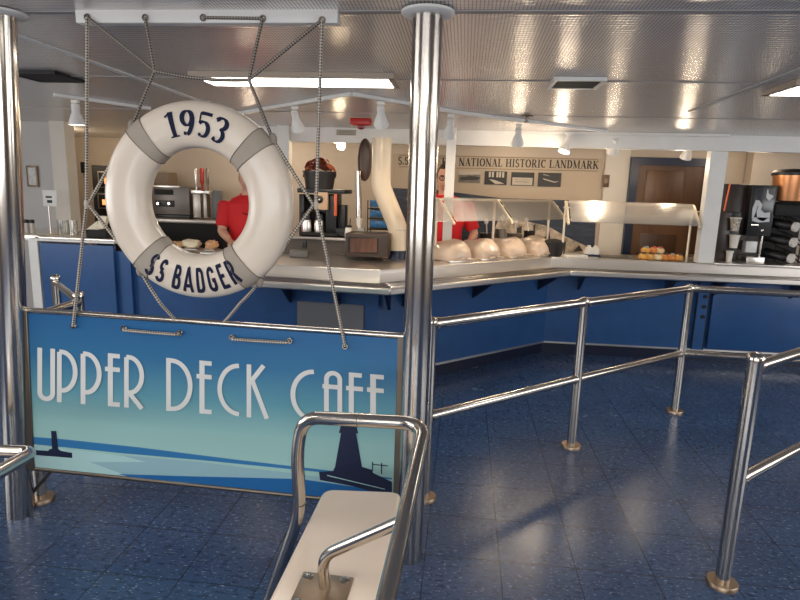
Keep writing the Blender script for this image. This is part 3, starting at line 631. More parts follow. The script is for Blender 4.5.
rope('speckled rope hanging straight down left of the life ring to the sign', [rope_pts([beyP[0], kn_l, eyeP[0]])], ROPE)
rope('speckled rope hanging straight down right of the life ring to the sign', [rope_pts([beyP[4], kn_r, eyeP[5]])], ROPE)
for k, nm in ((kn_l, 'left'), (kn_r, 'right')):
    t = MB(); t.ball(k, (0.010, 0.010, 0.020), 12, 8); tag(t.done('knot', ROPE), 'rope knot tying the grab line to the %s hanging rope' % nm, 'knot')
jl, jr = Py(154.5, 71, RO), Py(249, 80, RO)
rope('dark rope bridle above the life ring, between its two upper knots', [rope_pts([jl, jr], 0.012)], DROPE)
rope('dark rope bridle from the hanger bar to the upper left of the life ring', [rope_pts([beyP[0], jl]), rope_pts([beyP[1], jl]), rope_pts([jl, UL])], DROPE)
rope('dark rope bridle from the hanger bar to the upper right of the life ring', [rope_pts([beyP[3], jr]), rope_pts([beyP[4], jr]), rope_pts([jr, UR])], DROPE)
rope('short rope threaded along the hanger bar between two eyelets', [rope_pts([beyP[2], beyP[3]])], DROPE, 0.006)
bl, br = Py(181, 325, SY+0.03), Py(219, 327, SY+0.03)
rope('pale rope from the lower left of the life ring down behind the sign', [rope_pts([LL, Py(160, 303, RO), bl], 0.004)], ROPE)
rope('pale rope from the lower right of the life ring down behind the sign', [rope_pts([LR, Py(240, 303, RO), br], 0.004)], ROPE)
for i, nm in ((1, 'left'), (3, 'right')):
    rope('short rope threaded through two grommets above %s' % ('UPPER' if i == 1 else 'DECK'), [rope_pts([eyeP[i], eyeP[i]+Vector((0.01, -0.012, -0.004)), eyeP[i+1]+Vector((-0.01, -0.012, -0.004)), eyeP[i+1]], 0.001)], ROPE)
# ------------------------------------------------------------------ bench in the foreground
bn = thing('bench', 'cream bench seat with a bent chrome tube arm in the foreground', 'bench', (-0.34, 1.5, 0))
s_tl, s_tr = Pz(324, 488, 0.45), Pz(402, 491, 0.45); s_bl, s_br = Pz(268, 600, 0.45), Pz(388, 600, 0.45)
dl, dr = s_bl-s_tl, s_br-s_tr; s_bl = s_tl+dl*2.4; s_br = s_tr+dr*2.4
cc = fillet([s_bl, s_tl, s_tr, s_br], 0.05, 6)
m = MB(); m.prism(cc, (0, 0, -0.055)); m.done('seat', CREAM, bn, bevel=0.014, smooth=False)
TR = 0.0222
pth = [Vector((-0.60, 1.92, 0.0)), Py(300, 512, 1.80)+Vector((0, 0, 0.0)), Py(297, 452, 1.78), Py(303, 417, 1.77), Py(426, 423.5, 1.70), Py(386, 600, 1.08)]
e = pth[5] + (pth[5]-pth[4])*0.9
pth = [Py(266, 608, 1.83)] + pth[1:5] + [e, Vector((e.x-0.02, e.y-0.12, 0.0))]
pth[0].z = max(pth[0].z, 0.02)
bn_path = fillet(pth[:2]+pth[2:3], 0.03) ; 
m = MB(); m.tube(fillet(pth, 0.085, 10), TR, 18); m.done('tube_arm', CHROME, bn)
q = pth[3].lerp(pth[4], 0.42)
for f, (a, b) in ((0.47, (pth[3], pth[4])), (0.85, (pth[2], pth[1]))):
    q = a.lerp(b, f); dd = (b-a).normalized(); m = MB(); m.cyl(q-dd*0.0012, q+dd*0.0012, TR+0.0007, n=18); m.done('weld_seam', DARKMETAL, bn)
pc = Pz(326, 587, 0.45); 
m = MB(); m.box(pc+Vector((-0.005, -0.03, 0.004)), (0.155, 0.155, 0.008), rotz(-0.02), 0.003); pt = m.done('mounting_plate', BRONZE, bn)
for sx in (-1, 1):
    for sy in (-1, 1):
        c = pc+Vector((-0.005+sx*0.055, -0.03+sy*0.055, 0.008)); m = MB(); m.lathe([(0.0155, 0), (0.015, 0.004), (0.009, 0.0075), (0.001, 0.008)], c, n=14); sc_ = m.done('screw', CHROME, pt)
        m = MB(); m.box(c+Vector((0, 0, 0.0075)), (0.018, 0.003, 0.003), rotz(0.5+sx+sy*2)); m.done('screw_slot', DARKMETAL, sc_)
b0 = pc+Vector((0.0, -0.01, 0.0)); b1 = Py(322, 556, b0.y-0.01); b2 = Py(402, 521, 1.38)
m = MB(); m.tube(fillet([b0, b1, b2], 0.05, 8), 0.0165, 16); m.done('support_tube', CHROME, bn)
for x, y in ((-0.48, 1.85), (-0.24, 1.85)):
    m = MB(); m.cyl((x, y, 0), (x, y, 0.40), 0.02, n=14); m.done('leg', CHROME, bn)
# tube arm of another bench at the left edge
b2n = thing('bench', 'cream bench with a chrome tube arm cut off by the left edge', 'bench', (-1.9, 1.5, 0))
k0, k1, k2 = Py(-60, 450, 1.75), Py(34, 452, 1.70), Py(-60, 517, 1.25)
m = MB(); m.tube(fillet([Vector((k0.x-0.02, k0.y, 0.02)), k0+Vector((-0.02, 0, 0)), k1, k2+Vector((-0.05, -0.1, 0)), Vector((k2.x-0.06, k2.y-0.12, 0.02))], 0.05, 8), TR, 18); m.done('tube_arm', CHROME, b2n)
m = MB(); m.box((k0.x-0.18, 1.5, 0.42), (0.30, 0.9, 0.055), bev=0.012); m.done('seat', CREAM, b2n)
for y in (1.2, 1.8): m = MB(); m.cyl((k0.x-0.18, y, 0), (k0.x-0.18, y, 0.40), 0.02, n=12); m.done('leg', CHROME, b2n)
# ------------------------------------------------------------------ ceiling fixtures
def tube_light(name, corners, label, power):
    ps = [Pc(u, v) for u, v in corners]; x0, x1 = min(p.x for p in ps), max(p.x for p in ps); y0, y1 = min(p.y for p in ps), max(p.y for p in ps)
    zc = ceil_z((y0+y1)/2); t = thing(name, label, 'ceiling light', ((x0+x1)/2, (y0+y1)/2, zc))
    fr = MB(); w = 0.035
    fr.box(((x0+x1)/2, y0, zc-0.012), (x1-x0+w, w, 0.03)); fr.box(((x0+x1)/2, y1, zc-0.012), (x1-x0+w, w, 0.03)); fr.box((x0, (y0+y1)/2, zc-0.012), (w, y1-y0, 0.03)); fr.box((x1, (y0+y1)/2, zc-0.012), (w, y1-y0, 0.03)); fr.done('frame', mat('tan_light_frame', (0.42, 0.34, 0.27), 0.5), t)
    df = MB(); df.box(((x0+x1)/2, (y0+y1)/2, zc-0.024), (x1-x0-w, y1-y0-w, 0.010)); df.done('diffuser', mat('lit_diffuser', (1, 0.93, 0.82), 0.5, emit=power, ecol=(1, 0.94, 0.84)), t)
tube_light('fluorescent_light', [(192, 71), (392, 75), (215, 80), (385, 84)], 'long bright ceiling light behind the rope bridle', 9)
p = [Pc(765, 90), Pc(900, 74)]
tube_light('fluorescent_light', [(768, 91), (860, 93), (800, 80), (870, 80)], 'bright ceiling light at the right edge', 8)
SEAT = [(-2.6, 0.4), (0.2, 0.4), (3.0, 0.4), (-2.6, -1.9), (0.2, -1.9), (3.0, -1.9)]
for i, (x, y) in enumerate(SEAT):  # unseen glowing panels behind the camera, added as fill for the foreground and chrome
    zc = ceil_z(y); t = struct(bpy.data.objects.new('unseen_fill_panel', None)); COL.objects.link(t); t.location = (x, y, zc)
    q = MB(); q.box((x, y, zc-0.006), (1.30, 0.36, 0.02)); q.done('frame', WHITE, t)
    q = MB(); q.box((x, y, zc-0.02), (1.22, 0.30, 0.012)); q.done('diffuser', bpy.data.materials['lit_diffuser'], t)
def vent(label, u0, v0, u1, v1, dark):
    a, b = Pc(u0, v0), Pc(u1, v1); x0, x1 = sorted((a.x, b.x)); y0, y1 = sorted((a.y, b.y)); zc = ceil_z((y0+y1)/2)
    t = thing('ceiling_vent', label, 'vent', ((x0+x1)/2, (y0+y1)/2, zc))
    q = MB(); w = 0.022
    q.box(((x0+x1)/2, y0, zc-0.008), (x1-x0+w, w, 0.02)); q.box(((x0+x1)/2, y1, zc-0.008), (x1-x0+w, w, 0.02)); q.box((x0, (y0+y1)/2, zc-0.008), (w, y1-y0, 0.02)); q.box((x1, (y0+y1)/2, zc-0.008), (w, y1-y0, 0.02)); q.done('frame', WHITE if not dark else BLACKM, t)
    q = MB()
    for k in range(9): q.box(((x0+x1)/2, y0+(y1-y0)*(k+0.5)/9, zc-0.006), (x1-x0, 0.012, 0.008))
    q.box(((x0+x1)/2, (y0+y1)/2, zc-0.001), (x1-x0, y1-y0, 0.004)); q.box(((x0+x1)/2, (y0+y1)/2, zc-0.012), (x1-x0-0.02, y1-y0-0.02, 0.004)); q.done('grille', BLACKM, t)
vent('square dark vent in a pale frame on the ceiling', 549, 86.5, 605, 77, False)
vent('flat black vent panel on the ceiling at the left', 41, 80, 54, 70.5, True)
p = Pc(527, 116); t = thing('sprinkler', 'small dark sprinkler head under the ribbed ceiling', 'sprinkler', p)
m = MB(); m.lathe([(0.055, 0.0), (0.05, -0.008), (0.012, -0.012), (0.010, -0.04), (0.022, -0.042), (0.022, -0.048)], p); m.done('head', DARKMETAL, t)
# track lights
def track(label, pts):
    ps = [Pc(u, v) for u, v in pts]; q = MB()
    for a, b in zip(ps, ps[1:]):
        a, b = a+Vector((0, 0, -0.012)), b+Vector((0, 0, -0.012)); dd = b-a; q.box((a+b)/2, (dd.length, 0.035, 0.022), dd.to_track_quat('X', 'Z').to_matrix())
    return tag(q.done('light_track', WHITE), label, 'light track')
track('white light track over the left end of the counter', [(54, 93), (150, 107)])
track('white light track bending over the middle of the counter', [(238, 112), (352, 92), (460, 111), (607, 130)])
track('white light track running to the white post at the right', [(520, 131), (730, 134)])
LAMPGLOW = mat('lit_bulb', (1, 0.9, 0.75), 0.4, emit=14, ecol=(1, 0.86, 0.66))
SPOTW = mat('spot_white', (0.80, 0.78, 0.75), 0.35)
def spot(label, u, v, aim, y=None, lit=True, size=0.062, power=22):
    top = Pc(u, v); top.z -= 0.02; t = thing('track_spotlight', label, 'spotlight', top, group='spotlights on the ceiling tracks')
    d = (Vector(aim)-top).normalized() if aim else Vector((0.02, 0, -1)).normalized(); s = size*(1 if aim else 1.15)
    q = MB(); q.cyl(top, top+Vector((0, 0, -0.05)), 0.010, n=10); q.box(top+Vector((0, 0, -0.006)), (0.05, 0.03, 0.02)); q.done('stem', SPOTW, t)
    hb_ = top+Vector((0, 0, -0.06))
    q = MB(); q.lathe([(s*0.35, -0.03), (s*0.5, -0.025), (s*0.5, 0.035), (s*0.62, 0.05), (s*1.0, 0.115), (s*1.03, 0.125), (s*0.97, 0.125), (s*0.9, 0.112)], hb_-d*0.01, d, 24, caps=False); q.lathe([(s*0.35, -0.03), (0.001, -0.031)], hb_-d*0.01, d, 24, caps=False); q.done('shade', SPOTW, t)
    q = MB(); q.lathe([(0.001, 0.100), (s*0.6, 0.106), (s*0.93, 0.112)], hb_-d*0.01, d, 24, caps=False); q.done('bulb', LAMPGLOW if lit else mat('unlit_bulb', (0.7, 0.7, 0.68), 0.3), t)
    if power:
        l = bpy.data.lights.new('spot_beam', 'SPOT'); l.energy = power; l.color = WARM; l.spot_size = 1.9; l.spot_blend = 0.8; l.shadow_soft_size = 0.05
        o = bpy.data.objects.new('spot_beam', l); COL.objects.link(o); o.location = hb_+d*0.13; o.parent = None; o.rotation_euler = d.to_track_quat('-Z', 'Y').to_euler()
SP = [(75, 98, None, 'white spotlight hanging by the grey wall at the left', 16),
      (295, 104, (-1.2, 5.2, 0.9), 'white spotlight right of the life ring on the middle track', 36),
      (381, 99, (-0.7, 5.4, 0.9), 'white spotlight beside the red alarm left of the thick pole', 36),
      (451, 112, (-0.3, 5.5, 1.0), 'lit white spotlight just right of the thick pole', 40),
      (519, 122, (0.45, 5.9, 1.0), 'white spotlight under the sprinkler, over the glass guard', 36),
      (569, 131, (0.5, 5.2, 0.95), 'glowing white spotlight tilted left above the word LANDMARK', 34),
      (616, 133.5, (1.4, 6.6, 1.2), 'white spotlight above the brown wall plate', 30),
      (691, 138, (1.95, 6.4, 1.1), 'white spotlight in front of the brown door', 30)]
for u, v, aim, lab, pw in SP: spot(lab, u, v, aim, power=pw*0.30, size=0.052)
# extra point lights added below the shades to streak the ceiling panels
for u, v, aim, lab, pw in SP[4:]:
    l = bpy.data.lights.new('ceiling_streak_fill', 'POINT'); l.energy = 4.0; l.color = WARM; l.shadow_soft_size = 0.05
    o = bpy.data.objects.new('ceiling_streak_fill', l); COL.objects.link(o); o.location = Pc(u, v)+(Vector(aim)-Pc(u, v)).normalized()*0.28
# ------------------------------------------------------------------ banner on the back wall
YW = 6.985
bt = thing('landmark_banner', 'beige wall banner reading S.S. BADGER A NATIONAL HISTORIC LANDMARK', 'banner', (0, YW, 1.0))
def BQ(u, v, off=0.0): return Py(u, v, YW-0.012-off)
a, b = BQ(393, 153), BQ(603, 159); zt_ = (a.z+b.z)/2; zb_ = 0.85
BEIGE = mat('banner_beige', (0.47, 0.38, 0.28), 0.55, var=0.03, vscale=2)
m = MB(); m.box(((a.x+b.x)/2, YW-0.004, (zt_+zb_)/2), (b.x-a.x, 0.012, zt_-zb_)); m.done('sheet', BEIGE, bt)
text = 'S.S. BADGER A NATIONAL HISTORIC LANDMARK'; tw = twidth(text, SER, 0.06)
l0, l1 = BQ(398, 164.5), BQ(598.5, 169.0); u_l, u_r = 398.0, 598.5
m = MB(); hh = (BQ(500, 159.6).z-BQ(500, 167.6).z)
kx = (l1.x-l0.x)/tw
letters(m, text, SER, lambda x, y, l: Vector((l0.x+x*kx, YW-0.012-0.0003*l, l0.z+(l1.z-l0.z)*x/tw + y*hh)), 0.06); m.done('lettering', INK, bt)
for dv in (-9.5, 2.2):
    m = MB(); p0, p1 = BQ(399, 164.5+dv), BQ(598, 169.0+dv); m.tube([p0, p1], 0.0035, 4); m.done('rule_line', mat('rule_brown', (0.2, 0.14, 0.09), 0.6), bt)
# printed sea and ship at the foot of the banner
SEA = mat('printed_sea', (0.030, 0.042, 0.068), 0.5, bump=0.0, var=0.45, vscale=22, stretch=(0.5, 1, 2.5)); SHIP = mat('printed_deck', (0.50, 0.41, 0.31), 0.5, var=0.5, vscale=16); SHIPD = mat('printed_ship_dark', (0.05, 0.04, 0.03), 0.6)
def bfilm(name, pts, m_, off): q = MB(); q.prism([BQ(u, v, off) for u, v in pts], (0, 0.001, 0)); return q.done(name, m_, bt)
bfilm('printed_sea', [(393, 188), (436, 190), (500, 198), (560, 200), (597, 202), (593, 268), (393, 268)], SEA, 0.002)
bfilm('printed_ship', [(500, 216), (530, 222), (548, 226), (565, 236), (590, 248), (594, 256), (594, 266), (500, 268), (490, 240)], SHIP, 0.004)
for pts in ([(543, 240), (549, 230), (551, 242)], [(533, 226), (536, 223), (534, 236)], [(573, 252), (579, 245), (583, 251)], [(556, 240), (560, 244), (556, 248)], [(517, 228), (522, 226), (521, 240), (516, 240)]): bfilm('printed_ship_gear', pts, SHIPD, 0.0055)
# four small photographs, each its own card
def card(label, u0, v0, u1, v1, base, marks):
    a, b = BQ(u0, v0, 0.01), BQ(u1, v1, 0.01); t = thing('photo_card', label, 'photograph', ((a.x+b.x)/2, a.y, b.z), group='black and white photographs on the banner')
    q = MB(); q.box(((a.x+b.x)/2, a.y+0.003, (a.z+b.z)/2), (b.x-a.x, 0.008, a.z-b.z)); q.done('print', base, t)
    for poly, m_ in marks:
        q = MB(); q.prism([Vector((a.x+(b.x-a.x)*x, a.y-0.002, b.z+(a.z-b.z)*y)) for x, y in poly], (0, 0.0006, 0)); q.done('printed_shape', m_, t)
PH1, PH2, PH3, PH4 = mat('photo_grey', (0.16, 0.14, 0.11), 0.5, var=0.5, vscale=25), mat('photo_dark', (0.03, 0.028, 0.025), 0.5), mat('photo_light', (0.50, 0.44, 0.35), 0.5), mat('photo_black', (0.015, 0.014, 0.013), 0.5)
card('grey photograph of a steamer under the word NATIONAL', 459, 171, 480, 183, PH1, [([(0, 0.65), (1, 0.75), (1, 1), (0, 1)], PH3), ([(0.05, 0.45), (0.6, 0.6), (0.98, 0.5), (0.9, 0.25), (0.1, 0.2)], PH2)])
card('dark photograph with bright windows under the word HISTORIC', 485, 171, 506.5, 185, PH4, [([(x, 0.55), (x+0.09, 0.55), (x+0.09, 0.95), (x, 0.95)], PH3) for x in (0.18, 0.32, 0.52, 0.64, 0.78)] + [([(0.2, 0.4), (0.45, 0.35), (0.9, 0.1), (0.5, 0.05)], PH3)])
card('photograph with a pale signboard, third of the four on the banner', 511.5, 172, 533.5, 186, PH4, [([(0.06, 0.05), (0.94, 0.05), (0.94, 0.6), (0.06, 0.6)], PH3), ([(0.15, 0.42), (0.85, 0.42), (0.85, 0.46), (0.15, 0.46)], PH2), ([(0.2, 0.26), (0.8, 0.26), (0.8, 0.30), (0.2, 0.30)], PH2)])
card('dark aerial photograph of two ships under the word LANDMARK', 538.5, 172.5, 560.5, 187, PH2, [([(0.2, 0.6), (0.7, 0.38), (0.92, 0.4), (0.72, 0.30), (0.25, 0.5)], PH3), ([(0.2, 0.9), (0.45, 0.8), (0.5, 0.76), (0.22, 0.84)], PH3)])
a = Py(606, 181, 6.95)
m = MB(); m.box(a, (S(6, 6.95), 0.012, S(11.5, 6.95)), bev=0.003); t = tag(m.done('wall_plate', mat('brown_plate', (0.14, 0.075, 0.04), 0.4)), 'small brown plate on the cream wall left of the door', 'wall plate')
m = MB(); m.ball(a+Vector((0, -0.008, 0.0)), (0.020, 0.006, 0.03), 12, 8); m.done('emblem', mat('plate_emblem', (0.28, 0.20, 0.12), 0.4), t)
# ------------------------------------------------------------------ sneeze guards
CZ = 0.98
FRAME = mat('brass_toned_steel', (0.80, 0.70, 0.54), 0.3, 0.5)
def guard(label, joints, y_dir, tops, leg_z=CZ):
    """joints: top joints along the bar; y_dir: outward direction of the arms"""
    g = thing('sneeze_guard', label, 'sneeze guard', joints[0]); r = 0.0125; yd = Vector(y_dir)
    for i, p in enumerate(joints):
        q = MB(); q.cyl((p.x, p.y, leg_z), p, r, n=10); q.done('leg', FRAME, g)
        q = MB(); q.tube(fillet([p-yd*0.03, p+yd*0.03, p+yd*0.24+Vector((0, 0, -0.20))], 0.03, 4), r*1.05, 10); ar = q.done('arm', FRAME, g)
        for f in (0.25, 0.8):
            c = p+yd*(0.03+0.21*f)+Vector((0, 0, -0.2*f)); q = MB(); al = (joints[-1]-joints[0]).normalized(); q.cyl(c-al*0.035, c+al*0.035, 0.006, n=8); q.done('clip', FRAME, ar)
    for a, b in zip(joints, joints[1:]):
        q = MB(); q.cyl(a, b, r*0.8, n=10); q.done('top_rail', FRAME, g)
        al = (b-a).normalized()*0.02; q = MB(); off = Vector((0, 0, 0.012))
        A, B = a+yd*0.04+al+off, b+yd*0.04-al+off; q.prism([A, B, B+yd*0.20+Vector((0, 0, -0.19)), A+yd*0.20+Vector((0, 0, -0.19))], Vector((0, 0, 0.006))); q.done('glass_panel', GLASS, g)
    return g
def on_diag(u, v, off):                      # a point above the counter, `off` behind the slide's front edge
    p0 = F1+NRM*off; d = ray(u, v); t = (p0-EYE).dot(NRM)/d.dot(NRM); return EYE+d*t
j = [on_diag(u, v, 0.66) for u, v in ((410, 203), (437, 201), (495, 199.5), (550, 200.5))]
zj = sum(x.z for x in j[1:])/3
for x in j: x.z = zj
guard('glass sneeze guard over the plastic bags on the angled counter', j, -NRM, None)
ey = 5.88
j2 = [Py(u, v, ey) for u, v in ((566, 203), (693, 205))]; z2 = (j2[0].z+j2[1].z)/2
for x in j2: x.z = z2
guard('glass sneeze guard over the pastries in front of the brown door', j2, Vector((0, -1, 0)), None)
# ------------------------------------------------------------------ plastic bags under the guard
BAGM = mat('clouded_plastic_bag', (0.62, 0.48, 0.37), 0.28, bump=0.3, bscale=9, coat=0.5, var=0.05)
def bag(seed):
    def f(p, u):
        e = 0.8; sx = math.copysign(abs(u.x)**e, u.x)*0.162; sy = math.copysign(abs(u.y)**e, u.y)*0.21; z = max(u.z, -0.25)
        n = noise.noise(Vector((u.x*2.2+seed, u.y*2.2, u.z*2)))*0.010 + noise.noise(Vector((u.x*7, u.y*5+seed, u.z*5)))*0.006
        return Vector((sx+n, sy+n, (z+0.25)*0.128*(1+0.25*noise.noise(Vector((u.x*1.5, seed*3.0, u.y*1.5))))))
    q = MB(); q.ball((0, 0, 0), (1, 1, 1), 40, 24, f); return q
ang = math.atan2(DIR.y, DIR.x)
labs = ['clouded plastic bag nearest the thick pole under the glass guard', 'second clouded plastic bag from the thick pole', 'third clouded plastic bag from the thick pole', 'clouded plastic bag farthest from the thick pole']
for i, u in enumerate((450, 479, 506, 532)):
    c = on_diag(u, 240, 0.60); t = thing('food_bag', labs[i], 'bag', (c.x, c.y, CZ+0.012), ang-0.05+0.06*i, 'plastic bags on the counter')
    bag(i*5.3).done('bag', BAGM, t, world=False)
    q = MB(); q.box((0, 0, -0.004), (0.30, 0.40, 0.014), bev=0.004); q.done('tray', STEELTOP, t, world=False)
    q = MB()
    for s_ in (-1, 1): q.tube([(s_*0.05, -0.2, 0.01), (s_*0.09, -0.235, 0.012), (s_*0.02, -0.22, 0.02)], [0.012, 0.006, 0.01], 8)
    q.done('gathered_end', BAGM, t, world=False)
# dark pan, tubs and napkins at the inner corner of the counter
c = Pz(553, 257, CZ); c = Py(553, 250, 5.95); c.z = CZ
t = thing('sauce_pan', 'round black pan at the inner corner of the counter', 'pan', c)
m = MB(); m.lathe([(0.10, 0), (0.115, 0.02), (0.12, 0.13), (0.125, 0.135), (0.11, 0.13), (0.10, 0.03), (0.001, 0.02)], c, caps=False); m.done('body', BLACK, t)
m = MB(); m.lathe([(0.12, 0.135), (0.10, 0.15), (0.03, 0.165), (0.001, 0.166)], c, caps=False); m.done('lid', BLACKM, t)
TUB = mat('white_tub', (0.78, 0.74, 0.66), 0.4)
for i, (u, s_) in enumerate(((588, 1.0), (594.5, 1.05))):
    c = Py(u, 258, 5.95); c.z = CZ; t = thing('cup', ['white cup left of its twin by the inner corner', 'white cup right of its twin by the inner corner'][i], 'cup', c, group='white cups on the counter')
    q = MB(); q.lathe([(0.038, 0), (0.045, 0.04), (0.036, 0.09), (0.02, 0.098), (0.016, 0.115), (0.001, 0.116)], c, n=18); q.done('body', TUB, t)
    q = MB(); q.lathe([(0.0465, 0.006), (0.048, 0.03)], c, n=18, caps=False); q.done('printed_band', NAVY, t)
c = Py(574, 259, 5.9); c.z = CZ
m = MB(); m.box(c+Vector((0, 0, 0.012)), (0.22, 0.16, 0.024), rotz(0.2), 0.005); tag(m.done('napkin_stack', TUB), 'white napkin stack left of the white cups', 'napkins')
c = Py(613, 262, 6.0); c.z = CZ; m = MB(); m.box(c+Vector((0, 0, 0.008)), (0.30, 0.22, 0.016), None, 0.006); tag(m.done('serving_tray', DARKMETAL), 'dark flat tray left of the pastries', 'tray')
# pots, ladles and pans behind the bags
c0 = on_diag(500, 235, 0.82)
POT = mat('pot_dark', (0.06, 0.055, 0.05), 0.35, 0.6); POT2 = mat('pot_steel', (0.34, 0.31, 0.27), 0.35, 0.8)
for i, (u, h, r, mt, lab) in enumerate(((487, 0.20, 0.075, POT, 'dark tall pot behind the second plastic bag'), (500, 0.24, 0.055, POT2, 'slim steel canister behind the plastic bags'), (514, 0.19, 0.08, POT2, 'steel pot behind the third plastic bag'), (529, 0.21, 0.06, POT, 'dark canister behind the last plastic bag'))):
    c = on_diag(u, 240, 0.86); c.z = CZ; t = thing('kitchen_pot', lab, 'pot', c, group='pots behind the plastic bags')
    q = MB(); q.lathe([(r*0.92, 0), (r, 0.02), (r, h-0.01), (r*1.06, h), (r*0.95, h-0.004), (r*0.9, h-0.03), (0.001, h-0.035)], c, n=22, caps=False); q.done('pot_body', mt, t)
    q = MB(); d_ = Vector((random.uniform(-0.3, 0.3), random.uniform(-0.2, 0.2), 1)).normalized(); q.tube([c+Vector((0, 0, h-0.05)), c+Vector((0, 0, h-0.05))+d_*0.16], 0.006, 8); q.ball(c+Vector((0, 0, h-0.05))+d_*0.17, (0.022, 0.008, 0.03), 10, 8); q.done('ladle', BRUSH, t)
# pastries
PAS = [mat('muffin_gold', (0.72, 0.36, 0.08), 0.4, bump=0.3, bscale=50, var=0.25, vscale=30), mat('muffin_orange', (0.66, 0.24, 0.05), 0.4, bump=0.3, bscale=50, var=0.2, vscale=30), mat('muffin_cream', (0.80, 0.62, 0.34), 0.4, bump=0.3, bscale=50, var=0.2, vscale=30)]
LABL = [mat('label_black', (0.05, 0.06, 0.07), 0.4), mat('label_red', (0.45, 0.06, 0.05), 0.4), mat('label_grey', (0.28, 0.32, 0.34), 0.4)]
pas = [(642.5, 260, 0, 0, 0, 'tall golden pastry at the left end of the pastry pile'), (649, 261, 0, 0, 0, 'golden pastry with a dark label in front of the pile'), (657, 261, 0, 2, 0, 'cream pastry with a black label in the pile'), (664, 262, 0, 1, 0, 'orange pastry at the right foot of the left pile'),
       (645, 255, 0.055, 0, 2, 'pastry with a grey label on top of the pile, left'), (653, 254, 0.055, 1, 1, 'red-topped pastry on the pile, middle'), (659, 255, 0.055, 2, 1, 'red-topped pastry on the pile, right'), (671, 262, 0, 1, 2, 'orange pastry with a grey label in the small right pile'), (678, 262, 0, 0, 0, 'golden pastry at the right end of the pastries')]
p_body, p_lab = {}, {}
for u, v, dz, mi, li, lab in pas:
    c = Py(u, v, 5.86 + (0.05 if dz else 0)); c.z = CZ+0.002+dz; t = thing('pastry', lab, 'pastry', c, random.uniform(-0.5, 0.5), 'wrapped pastries on the counter')
    q = MB(); q.ball((0, 0, 0.034), (0.046, 0.042, 0.034), 16, 10, lambda p, w: Vector((p.x, p.y, max(p.z, -0.03)))*(1+0.08*noise.noise(w*3+Vector((u, 0, 0))))); q.done('body', PAS[mi], t, world=False)
    q = MB(); q.box((0.006, -0.012, 0.068), (0.036, 0.03, 0.008), Matrix.Rotation(0.35, 3, 'X'), 0.002); q.done('topping', LABL[li], t, world=False)
# ------------------------------------------------------------------ drink station at the right
DY = 5.95
a, b = Py(711, 268, DY-0.2), Py(800, 268, DY-0.2)
m = MB(); m.box((a.x+1.0, DY+0.08, CZ+0.012), (2.0, 0.75, 0.024), None, 0.004); tag(m.done('steel_shelf', STEELTOP), 'low steel shelf under the black drink machine', 'shelf')
SZ = CZ+0.024
dm = thing('drink_machine', 'tall black drink machine with a silver swirl on its front', 'drink machine', Py(745, 262, DY))
def px_box(mb, u0, v0, u1, v1, y, depth, bev=0.004):
    a, b = Py(u0, v0, y), Py(u1, v1, y); mb.box(((a.x+b.x)/2, y+depth/2, (a.z+b.z)/2), (abs(b.x-a.x), depth, abs(a.z-b.z)), None, bev); return mb
BRN = mat('dark_brown_panel', (0.030, 0.018, 0.012), 0.35)
zt0 = Py(740, 184, DY).z
a, b = Py(722, 230, DY+0.02), Py(748, 230, DY+0.02)
m = MB(); m.box(((a.x+b.x)/2, DY+0.22, (SZ+zt0)/2), (b.x-a.x+0.02, 0.36, zt0-SZ), None, 0.006); m.done('cabinet', BRN, dm)
a, b = Py(746, 230, DY-0.03), Py(771, 230, DY-0.03); zf0, zf1 = Py(758, 236, DY-0.03).z, Py(758, 185, DY-0.03).z
m = MB(); m.box(((a.x+b.x)/2, DY+0.17, (zf0+zf1)/2), (b.x-a.x, 0.42, zf1-zf0), None, 0.006); fd = m.done('front_door', BLACK, dm)
x0, x1 = a.x, b.x; W_ = x1-x0; yf = DY-0.042
m = MB(); m.box(((x0+x1)/2+0.005, yf, zf0+(zf1-zf0)*0.62), (W_*0.80, 0.006, (zf1-zf0)*0.66), None, 0.002); m.done('screen', mat('screen_charcoal', (0.05, 0.055, 0.065), 0.2), fd)
SWL = mat('silver_swirl', (0.55, 0.57, 0.58), 0.35)
def swirl(pts, ws):
    q = MB()
    for poly in glyph_polys([(pts, ws)]): q.b.faces.new([q.b.verts.new(Vector((x0+W_*x, yf-0.0045, zf0+(zf1-zf0)*y))) for x, y in poly])
    q.done('swirl', SWL, fd)
swirl([(0.16, 0.34), (0.18, 0.52), (0.24, 0.64), (0.32, 0.66), (0.40, 0.60), (0.36, 0.50), (0.42, 0.42), (0.60, 0.38), (0.80, 0.42), (0.84, 0.36)], [0.06, 0.16, 0.15, 0.08, 0.12, 0.14, 0.2, 0.16, 0.1, 0.03])
swirl([(0.60, 0.92), (0.62, 0.80), (0.72, 0.76), (0.86, 0.79)], [0.03, 0.10, 0.12, 0.03])
swirl([(0.15, 0.33), (0.40, 0.32), (0.85, 0.33)], [0.06, 0.10, 0.08])
m = MB(); m.ball(((x0+x1)/2+W_*0.12, yf-0.002, zf0+0.12*(zf1-zf0)), (0.016, 0.008, 0.016), 12, 8); m.box((x0+W_*0.3, yf+0.002, zf0+0.22*(zf1-zf0)), (W_*0.3, 0.006, 0.008)); m.done('button', CHROME, fd)
m = MB(); m.box(((x0+x1)/2, DY+0.24, (SZ+zf0)/2), (W_, 0.26, zf0-SZ)); m.done('back_column', BLACK, dm)
m = MB(); m.box((x0+W_*0.30, DY+0.02, SZ+0.14), (W_*0.46, 0.12, 0.11), None, 0.008); m.done('nozzle_block', mat('nozzle_white', (0.75, 0.74, 0.72), 0.3), dm)
m = MB(); m.box((x0+W_*0.35, DY-0.02, SZ+0.025), (W_*0.72, 0.22, 0.05), None, 0.006); m.done('drip_tray', BRUSH, dm)
m = MB(); m.cyl((x0+W_*0.68, DY-0.03, SZ+0.05), (x0+W_*0.68, DY-0.03, zf0), 0.012, n=10); m.done('spout', CHROME, dm)
